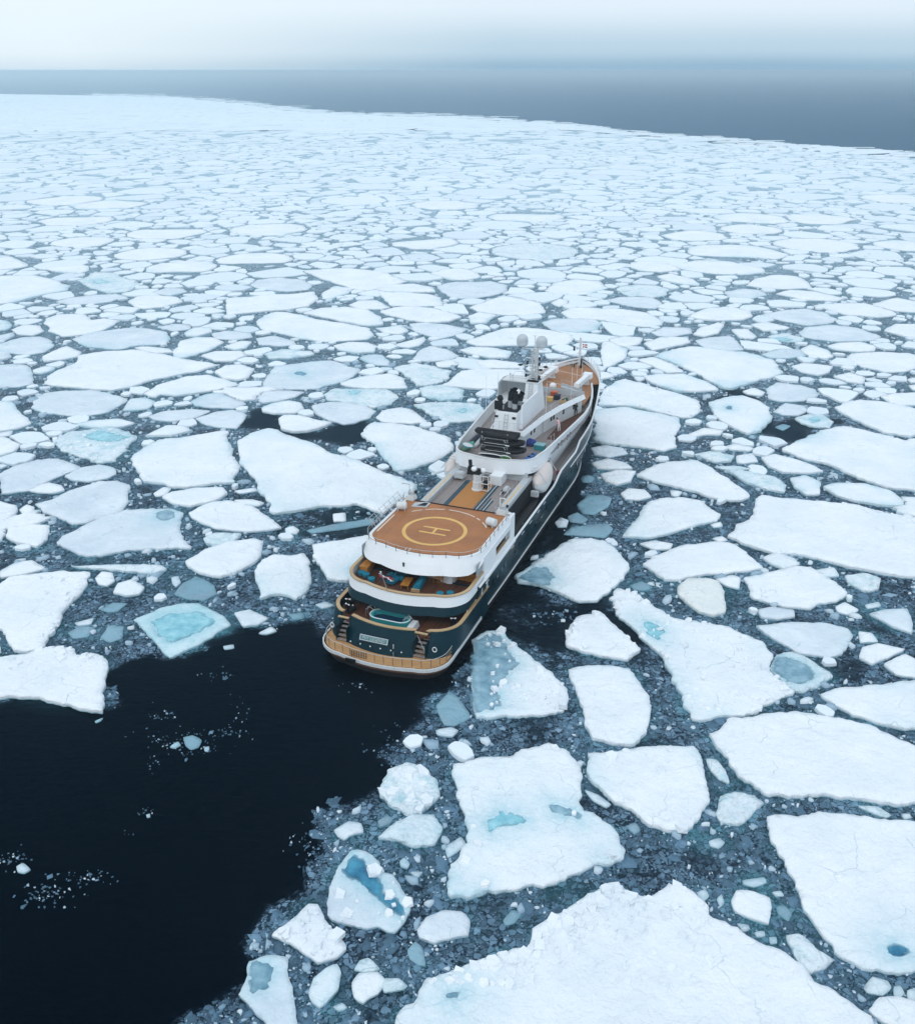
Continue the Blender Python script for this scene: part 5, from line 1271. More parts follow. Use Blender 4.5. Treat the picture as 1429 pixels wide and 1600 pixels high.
# pool
po = []
for cx_, cy_, a0 in ((.75, 3.12, 0), (-1.55, 3.12, 90), (-1.55, 2.95, 180), (.75, 2.95, 270)):
    for k in range(6): a = R(a0 + 18 * k); po.append((cx_ + .85 * math.cos(a), cy_ + .75 * math.sin(a)))
pin = [(-.4 + (x + .4) * .86, 3.035 + (y - 3.035) * .84) for x, y in po]
pool = MB(); pool.prism(po, 2.75, 3.55, cap=False); pool.prism(pin, 3.05, 3.55, cap=False)
for i in range(len(po)):
    j = (i + 1) % len(po); b = len(pool.v); pool.v += [(*po[i], 3.55), (*po[j], 3.55), (*pin[j], 3.55), (*pin[i], 3.55)]; pool.f.append([b, b + 1, b + 2, b + 3]); pool.mi.append(0)
pw = pool.mk('plunge_pool', S_POOLW, ship)
MB().prism(pin, 3.04, 3.12).mk('pool_water', S_POOLB, pw)
MB().tube([(x, y, 3.57) for x, y in po], .045, 6, close=True).mk('pool_rim', S_WHITE, pw)
for bx_, by_ in ((-2.75, 3.1), (1.35, 2.55)):
    for d in (0, .38):
        MB().tube([(bx_ - .25, by_ + d, 3.0), (bx_ - .2, by_ + d, 3.75), (bx_ + .25, by_ + d, 4.05), (bx_ + .55, by_ + d, 3.85), (bx_ + .62, by_ + d, 3.3)], .032, 5).mk('pool_handrail', S_STEEL, ship)
MB().box(1.6, 2.35, 2.0, 3.6, 2.75, 3.35, (.1, .1)).mk('pool_steps', S_OFF, ship)
# name board, lights, rings
nb = MB().box(-1.42, 1.42, -.05, .05, -.27, .27).mk('name_board_frame', S_LGREY, ship, loc=(-.75, .12, 2.62), rot=(R(-27) , 0, R(0)))
nb['label'] = 'pale framed name board on the transom'
MB().box(-1.33, 1.33, -.06, -.045, -.19, .19).mk('name_board', plain('verdigris_board', (0.07, 0.20, 0.21), 0.5), nb)
fc = bpy.data.curves.new('ship_name', 'FONT'); fc.body = 'M/Y LEGEND'; fc.size = .40; fc.extrude = .008; fc.align_x = 'CENTER'; fc.align_y = 'CENTER'
ft = bpy.data.objects.new('ship_name', fc); C.objects.link(ft); ft.parent = nb; ft.location = (0, -.075, 0); ft.rotation_euler = (math.pi / 2, 0, 0); fc.materials.append(S_LGREY); to_mesh(ft)
for k in range(6): MB().ball(-3.1 + 1.03 * k, .0 - .14 * (1 - abs(k - 2.5) / 2.5), 1.95, .07, .07, .07, 8, 5).mk('transom_light', S_WHITE, ship)
for x, y in ((-5.55, 1.45), (5.05, 1.0)):
    MB().tube([(x + .24 * math.cos(a) * (.85), y - .10 - abs(0) , 2.55 + .24 * math.sin(a)) for a in np.arange(0, 6.28, .5)], .04, 5, close=True).mk('mooring_ring', S_WHITE, ship, loc=(0, -.25, 0))
MB().tube([(1.5, -.55, ZP), (1.5, -.55, ZP + .8)], .035, 6).mk('platform_post', S_STEEL, ship)
MB().tube([(1.2, .1, 2.1), (1.22, .1, 2.55)], .035, 6).mk('transom_cleat', S_WHITE, ship)
# platform railing: stanchions one by one, two rails
rp = resamp(U(-1.0, 2.6, 6.1, 2.45, .55, 10, 12), 120)
gate = lambda x: -1.9 < x < -.8
for k in range(0, 120, 6):
    x, y = rp[k]
    if gate(x): continue
    for d in (-.06, .06): pass
    MB().tube([(x, y, ZP), (x, y, ZP + .78)], .032, 5).mk('stanchion', S_RAILD if k % 12 else S_RAILD, ship)
for zz, m_, rr in ((.80, S_RAIL, .028), (.52, S_CAP, .016), (.26, S_CAP, .016)):
    MB().tube([(x, y, ZP + zz) for x, y in rp[:118]], rr, 5).mk('railing', m_, ship)
for k in range(7): MB().box(-2.35 + .24 * k, -2.25 + .24 * k, -1.42, -1.30, ZP, ZP + .62).mk('dark_peg', S_RAILD, ship)
MB().box(-2.7, -1.7, -1.98, -1.84, 1.0, 1.42).mk('boarding_ledge', S_BLACK, ship)
# gym gear in the port corner of the pool deck
for i, (x, y, a) in enumerate(((-5.5, 4.6, .2), (-5.35, 5.7, .5), (-4.9, 3.7, -.3), (5.2, 4.9, .4))):
    g = MB().box(-.28, .28, -.5, .5, 0, .16).box(-.08, .08, -.45, -.35, .16, .95).box(-.3, .3, .1, .5, .35, .45).mk('exercise_machine', S_BLACK, None, loc=(0, 0, 0))
    g.rotation_euler = (0, 0, a - SHIP_A); c_, s_ = math.cos(SHIP_A), math.sin(SHIP_A)
    g.location = (SHIP_O[0] + x * c_ + y * s_, SHIP_O[1] - x * s_ + y * c_, 2.752)
    finish(g, ['black exercise machine in the port corner beside the plunge pool', 'black exercise machine farthest forward on the port side of the pool deck', 'black exercise machine nearest the port stairs on the pool deck', 'black exercise machine alone on the starboard side of the pool deck'][i], 'exercise machine', 'exercise machines on the pool deck')
    MB().tube([(-.2, -.4, .95), (.2, -.4, .95)], .03, 5).ball(-.2, -.4, .95, .08).ball(.2, -.4, .95, .08).ball(.0, .3, .5, .08).mk('handlebar', S_WHITE, g)

# lounge deck: teal band, white band, cap, floor
lo0, lo1, lo2 = U(3.75, 20.0, 6.25, 2.8, .7), U(4.15, 20.0, 6.3, 2.8, .7), U(4.45, 20, 6.2, 2.7, .7)
def band(a, za, b, zb, mat, name, t=.2, clip=None):
    A, B = a, b
    if clip: A = [p if p[1] <= clip else (p[0], clip) for p in a]; B = [p if p[1] <= clip else (p[0], clip) for p in b]
    return MB().wall(z3(A, za), z3(B, zb), t).mk(name, mat, ship, smooth=True)
band(lo0, 3.98, lo1, 4.75, S_TEAL, 'teal_band', .2, 13)
band(lo1, 4.75, lo2, 5.75, S_WHITE, 'lounge_bulwark', .2, 10.4)
for sd in (1, -1):
    MB().box(min(sd * 6.22, sd * 6.47), max(sd * 6.22, sd * 6.47), 10.4, 20.0, 4.72, 5.15).mk('hull_side_strip', S_WHITE, ship)
MB().wall(z3(U(4.35, 10.4, 6.3, 2.75, .7), 5.75), z3(U(4.35, 10.4, 6.3, 2.75, .7), 5.85), .34).mk('lounge_cap_rail', S_CAP, ship)
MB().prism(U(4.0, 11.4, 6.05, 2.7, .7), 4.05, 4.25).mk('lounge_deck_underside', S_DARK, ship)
MB().prism(U(4.5, 13, 5.98, 2.5, .7), 4.75, 4.9).mk('lounge_deck', S_BROWN, ship)
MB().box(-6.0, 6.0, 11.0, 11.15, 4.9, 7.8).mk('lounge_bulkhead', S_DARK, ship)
for sd in (1, -1):
    for f0 in (8.9,): MB().box(sd * 6.05 - .04, sd * 6.05 + .04, f0, 10.4, 5.85, 7.2).mk('glazed_panel', S_PANE, ship)
    # gallery opening below, with white frame
    g = MB().box(sd * 6.3 - .1, sd * 6.3 + .1, 9.55, 9.7, 3.7, 4.5).box(sd * 6.3 - .1, sd * 6.3 + .1, 11.0, 11.25, 3.2, 5.0).mk('gallery_frame', S_OFF, ship)
    for f0 in (6.0, 8.2): MB().tube([(sd * 6.2, f0, 3.7), (sd * 6.1, f0, 4.3)], .04, 6).mk('gallery_pillar', S_OFF, ship)
# helideck
h_lo, h_mid, h_hi = U(7.35, 20, 6.3, 3.0, .8), U(7.9, 20, 6.25, 2.9, .8), U(8.35, 20.0, 5.95, 2.6, .7)
h_lo2, h_mid2 = resamp(h_lo, 90), resamp(h_mid, 90)
hc = lambda L, f: [(x, min(y, f)) for x, y in L]
MB().wall([(x, y, 6.35 + .80 * max(0, min(1, (y - 8.3) / 2.2)) ** 1.2) for x, y in hc(h_lo2, 10.6)], z3(hc(h_mid2, 10.6), 7.2), .3).mk('helideck_skirt', S_WHITE, ship, smooth=True)
MB().wall(z3(h_mid, 7.2), z3(h_hi, 7.93), .3).mk('helideck_rim', S_WHITE, ship, smooth=True)
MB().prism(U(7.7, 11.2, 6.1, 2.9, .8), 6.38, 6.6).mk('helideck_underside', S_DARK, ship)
hd = MB().prism(U(8.55, 19.2, 5.80, 2.5, .7), 7.55, 7.90).mk('helideck', S_HELI, ship); hd['label'] = 'orange brown helicopter deck'
MB().box(-5.9, 5.9, 19.2, 19.32, 7.5, 7.98).mk('helideck_front_edge', S_DARK, ship)
def flat(pts, z, name, mat, parent): return MB().prism(pts, z, z + .006).mk(name, mat, parent)
n = 64; ring = MB(); b = 0
for i in range(n):
    a, a2 = 2 * math.pi * i / n, 2 * math.pi * (i + 1) / n; b = len(ring.v)
    for rr, aa in ((3.30, a), (3.30, a2), (2.93, a2), (2.93, a)): ring.v.append((rr * math.cos(aa), 13.15 + rr * math.sin(aa), 7.906))
    ring.f.append([b, b + 1, b + 2, b + 3]); ring.mi.append(0)
ring.mk('landing_circle', S_YELLOW, hd)
hm = MB()
for y in (12.55, 13.75): hm.box(-1.45, 1.45, y - .12, y + .12, 7.902, 7.908)
hm.box(-.13, .13, 12.67, 13.63, 7.902, 7.908); hm.mk('landing_letter', S_YELLOW, hd)
def arc(a0, a1, r=5.35, w=.13):
    m_ = MB(); k = 14
    for i in range(k):
        a, a2 = R(a0 + (a1 - a0) * i / k), R(a0 + (a1 - a0) * (i + 1) / k); b = len(m_.v)
        for rr, aa in ((r + w / 2, a), (r + w / 2, a2), (r - w / 2, a2), (r - w / 2, a)):
            x, y = rr * math.cos(aa), 13.0 + rr * math.sin(aa); m_.v.append((max(-5.5, min(5.5, x)), y, 7.904))
        m_.f.append([b, b + 1, b + 2, b + 3]); m_.mi.append(0)
    m_.mk('white_boundary_line', S_WMARK, hd)
for a0, a1 in ((100, 122), (126, 138), (60, 95), (50, 57), (30, 44)): arc(a0, a1)
flat([(-5.45, 11.0), (-5.32, 11.0), (-5.32, 15.2), (-5.45, 15.2)], 7.9, 'white_boundary_line', S_WMARK, hd)
flat([(-5.45, 9.9), (-5.32, 9.9), (-4.9, 9.3), (-5.05, 9.2)], 7.9, 'white_boundary_line', S_WMARK, hd)
fc = bpy.data.curves.new('deck_number', 'FONT'); fc.body = '12'; fc.size = .75; fc.extrude = .004; fc.align_x = 'CENTER'; fc.align_y = 'CENTER'; fc.materials.append(S_WMARK)
ft = bpy.data.objects.new('deck_number', fc); C.objects.link(ft); ft.parent = hd; ft.location = (-.9, 8.45, 7.915); to_mesh(ft)
hatch = MB().prism([(-4.5, 17.6), (-2.9, 18.0), (-2.9, 19.1), (-3.5, 19.15), (-4.5, 18.6)], 7.905, 8.0).mk('deck_hatch', S_LGREY, hd)
MB().prism([(-4.0, 17.95), (-3.1, 18.15), (-3.1, 18.9), (-3.5, 18.9)], 8.0, 8.03).mk('hatch_opening_shade', S_DARK, hatch)  # dark slab laid on top, shade of the opening put into its colour
# railing, folded low on the aft side
hp = resamp(U(8.2, 19.0, 6.02, 2.6, .7, 10, 12), 150)
for k in range(0, 150, 6):
    x, y = hp[k]; MB().tube([(x, y, 7.9), (x, y, 8.55)], .03, 5).mk('stanchion', S_RAILD, ship)
for zz in (.62, .32): MB().tube([(x, y, 7.93 + zz) for x, y in hp], .024, 5).mk('helideck_railing', S_RAIL if zz > .5 else S_RAILD, ship)
# port side netting frame leaning outboard
for k in range(7): MB().tube([(-6.0, 12 + k * 1.15, 7.9), (-6.7, 12 + k * 1.15, 8.75)], .035, 5).mk('stanchion', S_RAIL, ship)
for zz in (.25, .55, .85): MB().tube([(-6.0 - .8 * zz, 11.4, 7.9 + zz), (-6.0 - .8 * zz, 19.2, 7.9 + zz)], .025, 5).mk('outboard_rail', S_RAIL, ship)
def stand_on_ship(o, x, y, z, rz=0.0):
    c_, s_ = math.cos(SHIP_A), math.sin(SHIP_A); o.location = (SHIP_O[0] + x * c_ + y * s_, SHIP_O[1] - x * s_ + y * c_, z); o.rotation_euler = (0, 0, rz - SHIP_A); return o
def thing(name, label, cat, x, y, z, rz=0.0, group=None):
    o = bpy.data.objects.new(name, None); C.objects.link(o); stand_on_ship(o, x, y, z, rz); finish(o, label, cat, group); return o
for x, y, r_, lab in ((-5.15, 16.6, .3, 'white life raft canister at the port edge of the helideck'), (5.0, 16.2, -.3, 'pale life raft canister at the starboard edge of the helideck')):
    t = thing('life_raft_canister', lab, 'life raft', x, y, 7.905, r_, 'life raft canisters on the helideck')
    MB().lathe(-.55, 0, [(.30, 0), (.42, .08), (.42, .52), (.45, .55), (.42, .58), (.42, 1.02), (.30, 1.1)], 16, 'X', .48).mk('canister', S_OFF, t, smooth=True)
    MB().box(-.4, -.3, -.4, .4, 0, .3).box(.3, .4, -.4, .4, 0, .3).mk('cradle', S_LGREY, t)
for x, lab in ((-5.3, 'port'), (5.1, 'starboard')):
    t = thing('mooring_winch', f'white winch and davit gear at the {lab} forward corner of the helideck', 'winch', x, 19.5, 7.905, 0, 'winches at the forward corners of the helideck')
    MB().box(-.6, .5, -.5, .5, 0, .5, (.1, .1)).mk('winch_base', S_OFF, t, bevel=.03)
    MB().lathe(-.3, .1, [(.3, 0), (.3, .06), (.16, .08), (.16, .5), (.3, .52), (.3, .6)], 12, 'X', .75).mk('drum', S_LGREY, t)
    MB().tube([(-.5, .6, .1), (-.6, .9, 1.3), (-1.2 if x < 0 else .2, .2, 1.6)], .08, 6).mk('davit_arm', S_OFF, t)
    MB().ball(.35, .35, .75, .17).mk('motor', S_BLACK, t)
    MB().tube([(-.6, -.6, 0), (-.6, -.6, .9), (.5, -.6, .9), (.5, -.6, 0)], .03, 5).mk('guard_rail', S_RAIL, t)
# side walls below the helideck with the recessed openings
for sd in (1, -1):
    X0, X1 = sorted((sd * 6.28, sd * 6.05))
    MB().box(X0, X1, 10.4, 14.0, 5.15, 7.35).box(X0, X1, 18.6, 20.0, 5.15, 7.95).box(X0, X1, 14.0, 18.6, 5.15, 5.72).box(X0, X1, 14.0, 18.6, 6.72, 7.35).mk('deckhouse_side', S_WHITE, ship)
    MB().box(min(sd * 6.2, sd * 5.9), max(sd * 6.2, sd * 5.9), 14.0, 18.6, 5.60, 5.76).mk('opening_sill', S_CAP, ship)
    MB().box(min(sd * 5.3, sd * 5.2), max(sd * 5.3, sd * 5.2), 14.0, 18.6, 5.5, 6.9).mk('opening_back', S_DARK, ship)
    MB().box(min(sd * 6.1, sd * 5.9), max(sd * 6.1, sd * 5.9), 17.6, 18.6, 5.76, 6.72).mk('opening_glass', S_PANE, ship)
MB().box(-6.0, 6.0, 19.85, 20.0, 3.4, 7.45).mk('helideck_front_wall', S_WHITE, ship)

# mid deck between helideck and boat deck
MB().box(-4.3, 4.3, 19.35, 31.5, 6.7, 6.95).mk('mid_deck', S_GPLANK, ship)
MB().box(-1.75, 1.05, 19.4, 28.4, 6.95, 7.02).mk('ochre_walkway', S_MIDTAN, ship)
for x0_, x1_, a, b_ in ((-2.35, -1.85, 19.4, 28.6), (1.15, 1.4, 19.4, 28.6), (1.5, 1.75, 19.4, 28.2), (1.95, 2.2, 19.4, 24.6), (2.3, 2.5, 19.4, 24.2)): MB().box(x0_, x1_, a, b_, 6.954, 6.99).mk('navy_stripe', S_STRIPE, ship)
for x0_, a, b_ in ((1.43, 19.4, 28.3), (2.22, 19.4, 24.4)): MB().box(x0_, x0_ + .06, a, b_, 6.956, 6.995).mk('white_stripe', S_WHITE, ship)
for sd in (1, -1):
    X0, X1 = sorted((sd * 3.9, sd * 4.7))
    MB().box(X0, X1, 19.4, 31.5, 4.6, 7.4).mk('deck_edge_coaming', S_LGREY, ship)
    MB().box(min(sd * 4.2, sd * 4.35), max(sd * 4.2, sd * 4.35), 21, 28.5, 7.404, 7.41).mk('yellow_line', S_YELLOW, ship)
    MB().box(min(sd * 4.7, sd * 6.3), max(sd * 4.7, sd * 6.3), 20.0, 37.4, 3.2, 3.4).mk('boat_well_floor', S_DARK, ship)
    MB().box(min(sd * 4.72, sd * 4.8), max(sd * 4.72, sd * 4.8), 20.0, 37.0, 3.4, 6.9).mk('boat_well_wall', S_DARK, ship)
    for k in range(6): MB().tube([(sd * 3.75, 21 + k * 1.5, 6.95), (sd * 3.75, 21 + k * 1.5, 7.9)], .025, 5).mk('mid_deck_post', S_RAIL, ship)
MB().box(-4.4, 4.4, 30.6, 30.75, 6.95, 8.0).mk('boat_deck_bulkhead', S_LGREY, ship)
MB().box(.6, 2.0, 28.3, 30.6, 6.96, 8.1).mk('white_locker', S_WHITE, ship, bevel=.03)
t = thing('deck_gear_box', 'grey covered bundle on the port side of the mid deck below the boat deck', 'bundle', -3.1, 28.6, 6.955)
MB().box(-.7, .6, -.6, .6, .25, .95, (.15, .15)).mk('cover', S_LGREY, t, bevel=.12, smooth=True); MB().tube([(-.75, -.65, 0), (-.75, -.65, 1.0), (.65, -.65, 1.0), (.65, -.65, 0)], .03, 5).mk('frame', S_RAIL, t)
t = thing('motorboat_trailer', 'small pale boat trailer on the starboard side of the mid deck', 'trailer', 3.1, 26.4, 6.955)
MB().tube([(-.3, -1, .3), (-.3, 1, .35), (.3, 1, .35), (.3, -1, .3)], .05, 6).mk('frame', S_OFF, t); MB().lathe(-.4, 0, [(.25, 0), (.25, .12)], 12, 'X', .26).mk('wheel', S_BLACK, t); MB().box(-.3, .3, -.2, .9, .4, .7, (.08, .08)).mk('load', S_LGREY, t, bevel=.04)
# deck crane
t = thing('deck_crane', 'white knuckle crane with a black head standing on the ochre walkway', 'crane', -.25, 26.4, 7.02)
MB().lathe(0, 0, [(.62, 0), (.62, .12), (.52, .18), (.50, 1.0), (.44, 1.05), (.44, 1.9)], 20).mk('pedestal', S_OFF, t, smooth=True)
MB().box(-.42, .42, -.4, .4, 1.9, 2.5, (.08, .08)).mk('slewing_head', S_BLACK, t, bevel=.06)
MB().ball(-.28, -.25, 2.55, .34, .34, .3).mk('winch_cover', S_WHITE, t, smooth=True)
MB().box(-1.3, -.4, .1, .7, 1.6, 2.6, (.1, .1)).mk('folded_boom', S_BLACK, t, bevel=.05)
MB().tube([(-.9, .3, 2.5), (-1.0, .4, 3.3)], .22, 8).mk('boom_head', S_BLACK, t)
cg = MB()
for x in (.6, 1.5):
    for y in (-.5, .4): cg.tube([(x, y, .2), (x, y, 1.9)], .04, 5)
for z in (.2, 1.0, 1.9): cg.tube([(.6, -.5, z), (1.5, -.5, z), (1.5, .4, z), (.6, .4, z)], .04, 5, close=True)
cg.mk('operator_cage', S_WHITE, t); MB().box(.8, 1.25, -.2, .2, .3, 1.2).mk('seat', S_DARK, t); MB().ball(.7, .1, 2.35, .3).mk('white_lamp_dome', S_WHITE, t, smooth=True)

# boats in the side wells
def boat_mesh(L_, W_, H_, n=14, m_=8, bow=1.0, aft=0.0):
    b = MB(); rows_ = []
    for i in range(n + 1):
        u = i / n; y = -L_ / 2 + L_ * u; k = 1 - max(0, (u - .45) / .55) ** 2.2 * bow; k = max(k, .03) * (1 - aft * max(0, (.32 - u) / .32) ** 2); k2 = 1 if u > .08 else .8 + 2.5 * u
        row = []
        for j in range(m_ + 1):
            a = math.pi * j / m_; row.append(len(b.v)); b.v.append((-W_ / 2 * k * k2 * math.cos(a), y, H_ * (.3 * u * u) - H_ * .55 * k * math.sin(a) ** .8 if True else 0))
        for j in range(1, m_): a = math.pi * j / m_; row.append(len(b.v)); b.v.append((W_ / 2 * k * k2 * math.cos(a), y, H_ * (.3 * u * u) + H_ * .42 * k * math.sin(a)))
        rows_.append(row)
    for r0, r1 in zip(rows_, rows_[1:]):
        q = len(r0)
        for j in range(q): j2 = (j + 1) % q; b.f.append([r0[j], r0[j2], r1[j2], r1[j]]); b.mi.append(0 if j < m_ else 1)
    b.f.append(rows_[0][::-1]); b.mi.append(0); b.f.append(rows_[-1]); b.mi.append(0)
    return b
for sd, lab in ((1, 'starboard'), (-1, 'port')):
    t = thing('tender', f'launch under a black cover lying in the {lab} boat well', 'boat', sd * 5.5, 26.0, 4.45, 0, 'covered launches in the boat wells')
    boat_mesh(11.6, 1.5, 1.5).mk('hull', [S_BLACK, S_BLACK], t, smooth=True)
    if sd > 0:
        MB().tube([(.15 + .11 * math.cos(a), -1.6 + .24 * math.sin(a), .52) for a in np.arange(0, 6.28, .5)], .03, 5, close=True).mk('white_emblem_ring', S_WHITE, t); MB().box(.13, .17, -1.72, -1.48, .5, .55).mk('emblem_bar', S_WHITE, t); MB().box(.25, .55, -2.15, -2.05, .47, .5).mk('emblem_line', S_WHITE, t)
    t = thing('lifeboat', f'rounded cream lifeboat under a cover hanging on the {lab} side below the boat deck', 'lifeboat', sd * 5.45, 33.4, 6.55, 0, 'covered lifeboats')
    boat_mesh(5.3, 2.15, 2.9, 16, 8, .9, .75).mk('hull', [S_OFF, S_CREAM], t, smooth=True)
    for y in (-2.2, 2.0): MB().tube([(sd * -1.2, y, 1.5), (0, y, 1.75), (sd * 1.1, y, .3)], .05, 6).mk('strap', S_LGREY, t)
    MB().tube([(sd * -1.6, -1.9, -2.6), (sd * -1.7, -1.9, .4), (sd * -1.1, -1.9, 1.9), (sd * -.2, -1.9, 2.0)], .12, 6).mk('davit', S_OFF, t); MB().tube([(sd * -1.6, 2.0, -2.6), (sd * -1.7, 2.0, .4), (sd * -1.1, 2.0, 1.9)], .12, 6).mk('davit', S_OFF, t)
    MB().box(-.45, .45, -3.45, -3.0, -1.1, -.4).mk('stern_gear', S_LGREY, t, bevel=.05)

# boat deck (the one with the inflatables) and the long white bulwark running to the bow
side = [(5.0, 32.5), (5.35, 34.5), (5.65, 38), (5.95, 42), (6.25, 46), (6.45, 49.5), (6.3, 52.5), (5.75, 56), (4.95, 59.5), (4.1, 62.5)]
stern = U(30.3, 32.5, 5.0, 2.2, .55)
path = [(-x, y) for x, y in side[::-1]] + stern[1:-1] + side
path = resamp(path, 110)
def grow(P, d):
    out = []
    for i in range(len(P)):
        a, c = P[max(0, i - 1)], P[min(len(P) - 1, i + 1)]; dx, dy = c[0] - a[0], c[1] - a[1]; L = math.hypot(dx, dy) or 1; out.append((P[i][0] + dy / L * d, P[i][1] - dx / L * d))
    return out
tuck = [.12 - .62 * max(0, min(1, (y - 34) / 5)) for x, y in path]; g1 = grow(path, 1.0)
low_path = [(x + (a - x) * k, y + (b_ - y) * k) for (x, y), (a, b_), k in zip(path, g1, tuck)]
MB().wall(z3(low_path, 7.85), z3(path, 9.5), .14).mk('boat_deck_bulwark', S_WHITE, ship, smooth=True)
MB().wall(z3(grow(path, .04), 9.5), z3(grow(path, .04), 9.57), .24).mk('bulwark_cap', S_OFF, ship)
MB().prism([p for p in grow(path, -.12) if p[1] < 60], 8.25, 8.45).mk('boat_deck', S_GPLANK, ship)
MB().prism([p for p in grow(path, -.3) if p[1] < 36], 7.95, 8.05).mk('boat_deck_underside', S_LGREY, ship)
MB().box(3.6, 5.6, 41, 53.0, 8.453, 8.47).mk('brown_side_deck', S_BROWN, ship)
for sd in (1, -1):
    lo = [(sd * min(4.55, x - .3), y, 4.9) for x, y in side if y >= 37.5]; hi = [(sd * (x - .52), y, 7.9) for x, y in side if y >= 37.5]
    MB().wall(lo, hi, .12 * sd).mk('side_house_wall', S_OFF, ship)
    W2 = MB().box(-.05, .05, -.20, .20, -.34, .34)
    for k, y in enumerate((39.6, 40.8, 43.0, 44.0, 47.0, 50.0)):
        x = lerp([(b_, a) for a, b_ in side], y) - .31; W2.mk('side_window', S_GLASS, ship, loc=(sd * (x + .02), y, 8.35)) if y < 45 else W2.mk('side_window', S_LGREY, ship, loc=(sd * (x + .02), y, 8.35))
    MB().prism([(sd * x, y) for x, y in ((4.2, 37), (6.35, 37), (6.35, 46), (6.0, 52.5), (5.3, 57), (3.9, 57))][::sd], 4.7, 4.9).mk('side_deck', S_GPLANK, ship)
    for zz in (.35, .7, 1.0): MB().tube([(sd * 6.1, 37.8, 4.9 + zz), (sd * 6.1, 46, 4.95 + zz)], .02, 5).mk('side_deck_rail', S_LGREY, ship)
    for y in (34.8, 36.0, 37.3): MB().box(min(sd * 5.0, sd * 5.2), max(sd * 5.0, sd * 5.2), y, y + .18, 4.9, 8.0).mk('boat_deck_pillar', S_LGREY, ship)
MB().box(-5.0, 5.0, 37.4, 37.55, 3.4, 8.2).mk('house_aft_wall', S_LGREY, ship)
for i, y in enumerate((37.9,)):
    t = thing('lifebuoy', 'red and white lifebuoy on the rail at the aft end of the starboard side deck', 'lifebuoy', 6.0, y, 5.6)
    MB().tube([(.0, .30 * math.cos(a), .30 * math.sin(a)) for a in np.arange(0, 6.28, .45)], .09, 6, close=True).mk('ring', S_RED, t, smooth=True)
# deckhouse with the grey roof deck
roof = [(2.05, 36.0), (2.65, 42.0), (3.65, 47.0), (4.9, 51.2), (5.35, 52.6), (4.6, 53.6), (1.5, 55.2)]
ro = [(-x, y) for x, y in roof[::-1]] + roof; ro = [(x, y) for x, y in ro]; ro_ccw = ro[::-1]
base = [(x - .25 if x > 0 else x + .25, y - (.3 if y > 53 else 0)) for x, y in ro_ccw]
MB().prism(base, 8.3, 10.45).mk('deckhouse', S_OFF, ship)
MB().prism(ro_ccw, 10.45, 10.62, pts1=ro_ccw).mk('roof_deck', S_GPLANK, ship)
rw = [(x, y) for x, y in ro]
MB().wall(z3(grow(rw, .10), 10.40), z3(grow(rw, -.15), 10.95), -.14).mk('roof_coaming', S_WHITE, ship)
MB().wall([(x, y, 10.62) for x, y in ro if y > 52.5], [(x, y, 11.35) for x, y in ro if y > 52.5], -.08).mk('wheelhouse_windbreak', S_LGREY, ship)
for sd in (1, -1):
    for y in (39.2, 40.2, 45.0, 45.7, 48.2, 50.6, 51.3):
        x = lerp([(b_, a) for a, b_ in roof], y) - .25; tn = math.atan2(1.0, 5.0)
        MB().box(-.05, .05, -.17, .17, -.3, .3).mk('house_window', S_GLASS, ship, loc=(sd * (x + .01), y, 9.75), rz=-sd * tn * (1 if y > 42 else .5))
    MB().box(-.05, .05, -.35, .35, -.9, .9).mk('house_door', S_LGREY, ship, loc=(sd * 2.55, 43.0, 9.35), rz=-sd * .15)
rr_ = [(x, y) for x, y in ro if True]
for k, (x, y) in enumerate(resamp(rr_, 26)):
    MB().tube([(x, y, 10.8), (x, y, 11.9)], .022, 4).mk('roof_stanchion', S_RAIL, ship)
MB().tube([(x, y, 11.85) for x, y in resamp(rr_, 40)], .02, 4).mk('roof_rail', S_RAIL, ship)
# funnel casing: white block, shade of the exhaust well painted as a dark slab
fx0, fx1 = -1.75, 1.1
fu = MB()
fu.prism([(fx0 - .25, 35.6), (fx1 + .1, 35.6), (fx1 + .35, 42.5), (fx0 - .1, 42.5)], 8.4, 12.9, pts1=[(fx0 + .2, 36.6), (fx1 - .05, 36.6), (fx1 + .1, 42.3), (fx0 + .2, 42.3)])
fu.mk('funnel_casing', S_WHITE, ship, bevel=.06)
MB().prism([(1.15, 36.8), (1.6, 37.3), (1.7, 44.5), (1.2, 44.5)], 8.4, 13.4, pts1=[(1.08, 38.2), (1.22, 38.4), (1.4, 44.5), (1.1, 44.5)]).mk('funnel_side_fin', S_WHITE, ship)
MB().box(fx0 + .35, fx1 - .1, 36.85, 40.6, 12.92, 13.0).mk('exhaust_well_shade', S_DARK, ship)
for x, y, h, tl in ((-1.15, 37.4, 1.2, -.4), (-.35, 38.4, 1.9, .1), (.3, 38.0, 1.5, .3), (-.2, 39.6, 1.7, -.1), (.45, 39.6, 1.3, .2)):
    st = MB().tube([(x, y, 12.9), (x, y, 12.9 + h * .55)], .30, 12).mk('exhaust_pipe', S_LGREY, ship); MB().tube([(x, y, 12.9 + h * .5), (x + tl * .4, y + .1, 12.9 + h), (x + tl, y + .35, 12.9 + h + .25)], .36, 12).mk('exhaust_hood', S_BLACK, st)
MB().box(-1.9, -.9, 36.9, 37.0, 13.0, 14.1).mk('exhaust_flap', S_BLACK, ship)
MB().ball(-.45, 41.3, 13.9, .45, .45, .55).mk('satellite_dome', S_WHITE, ship, smooth=True)
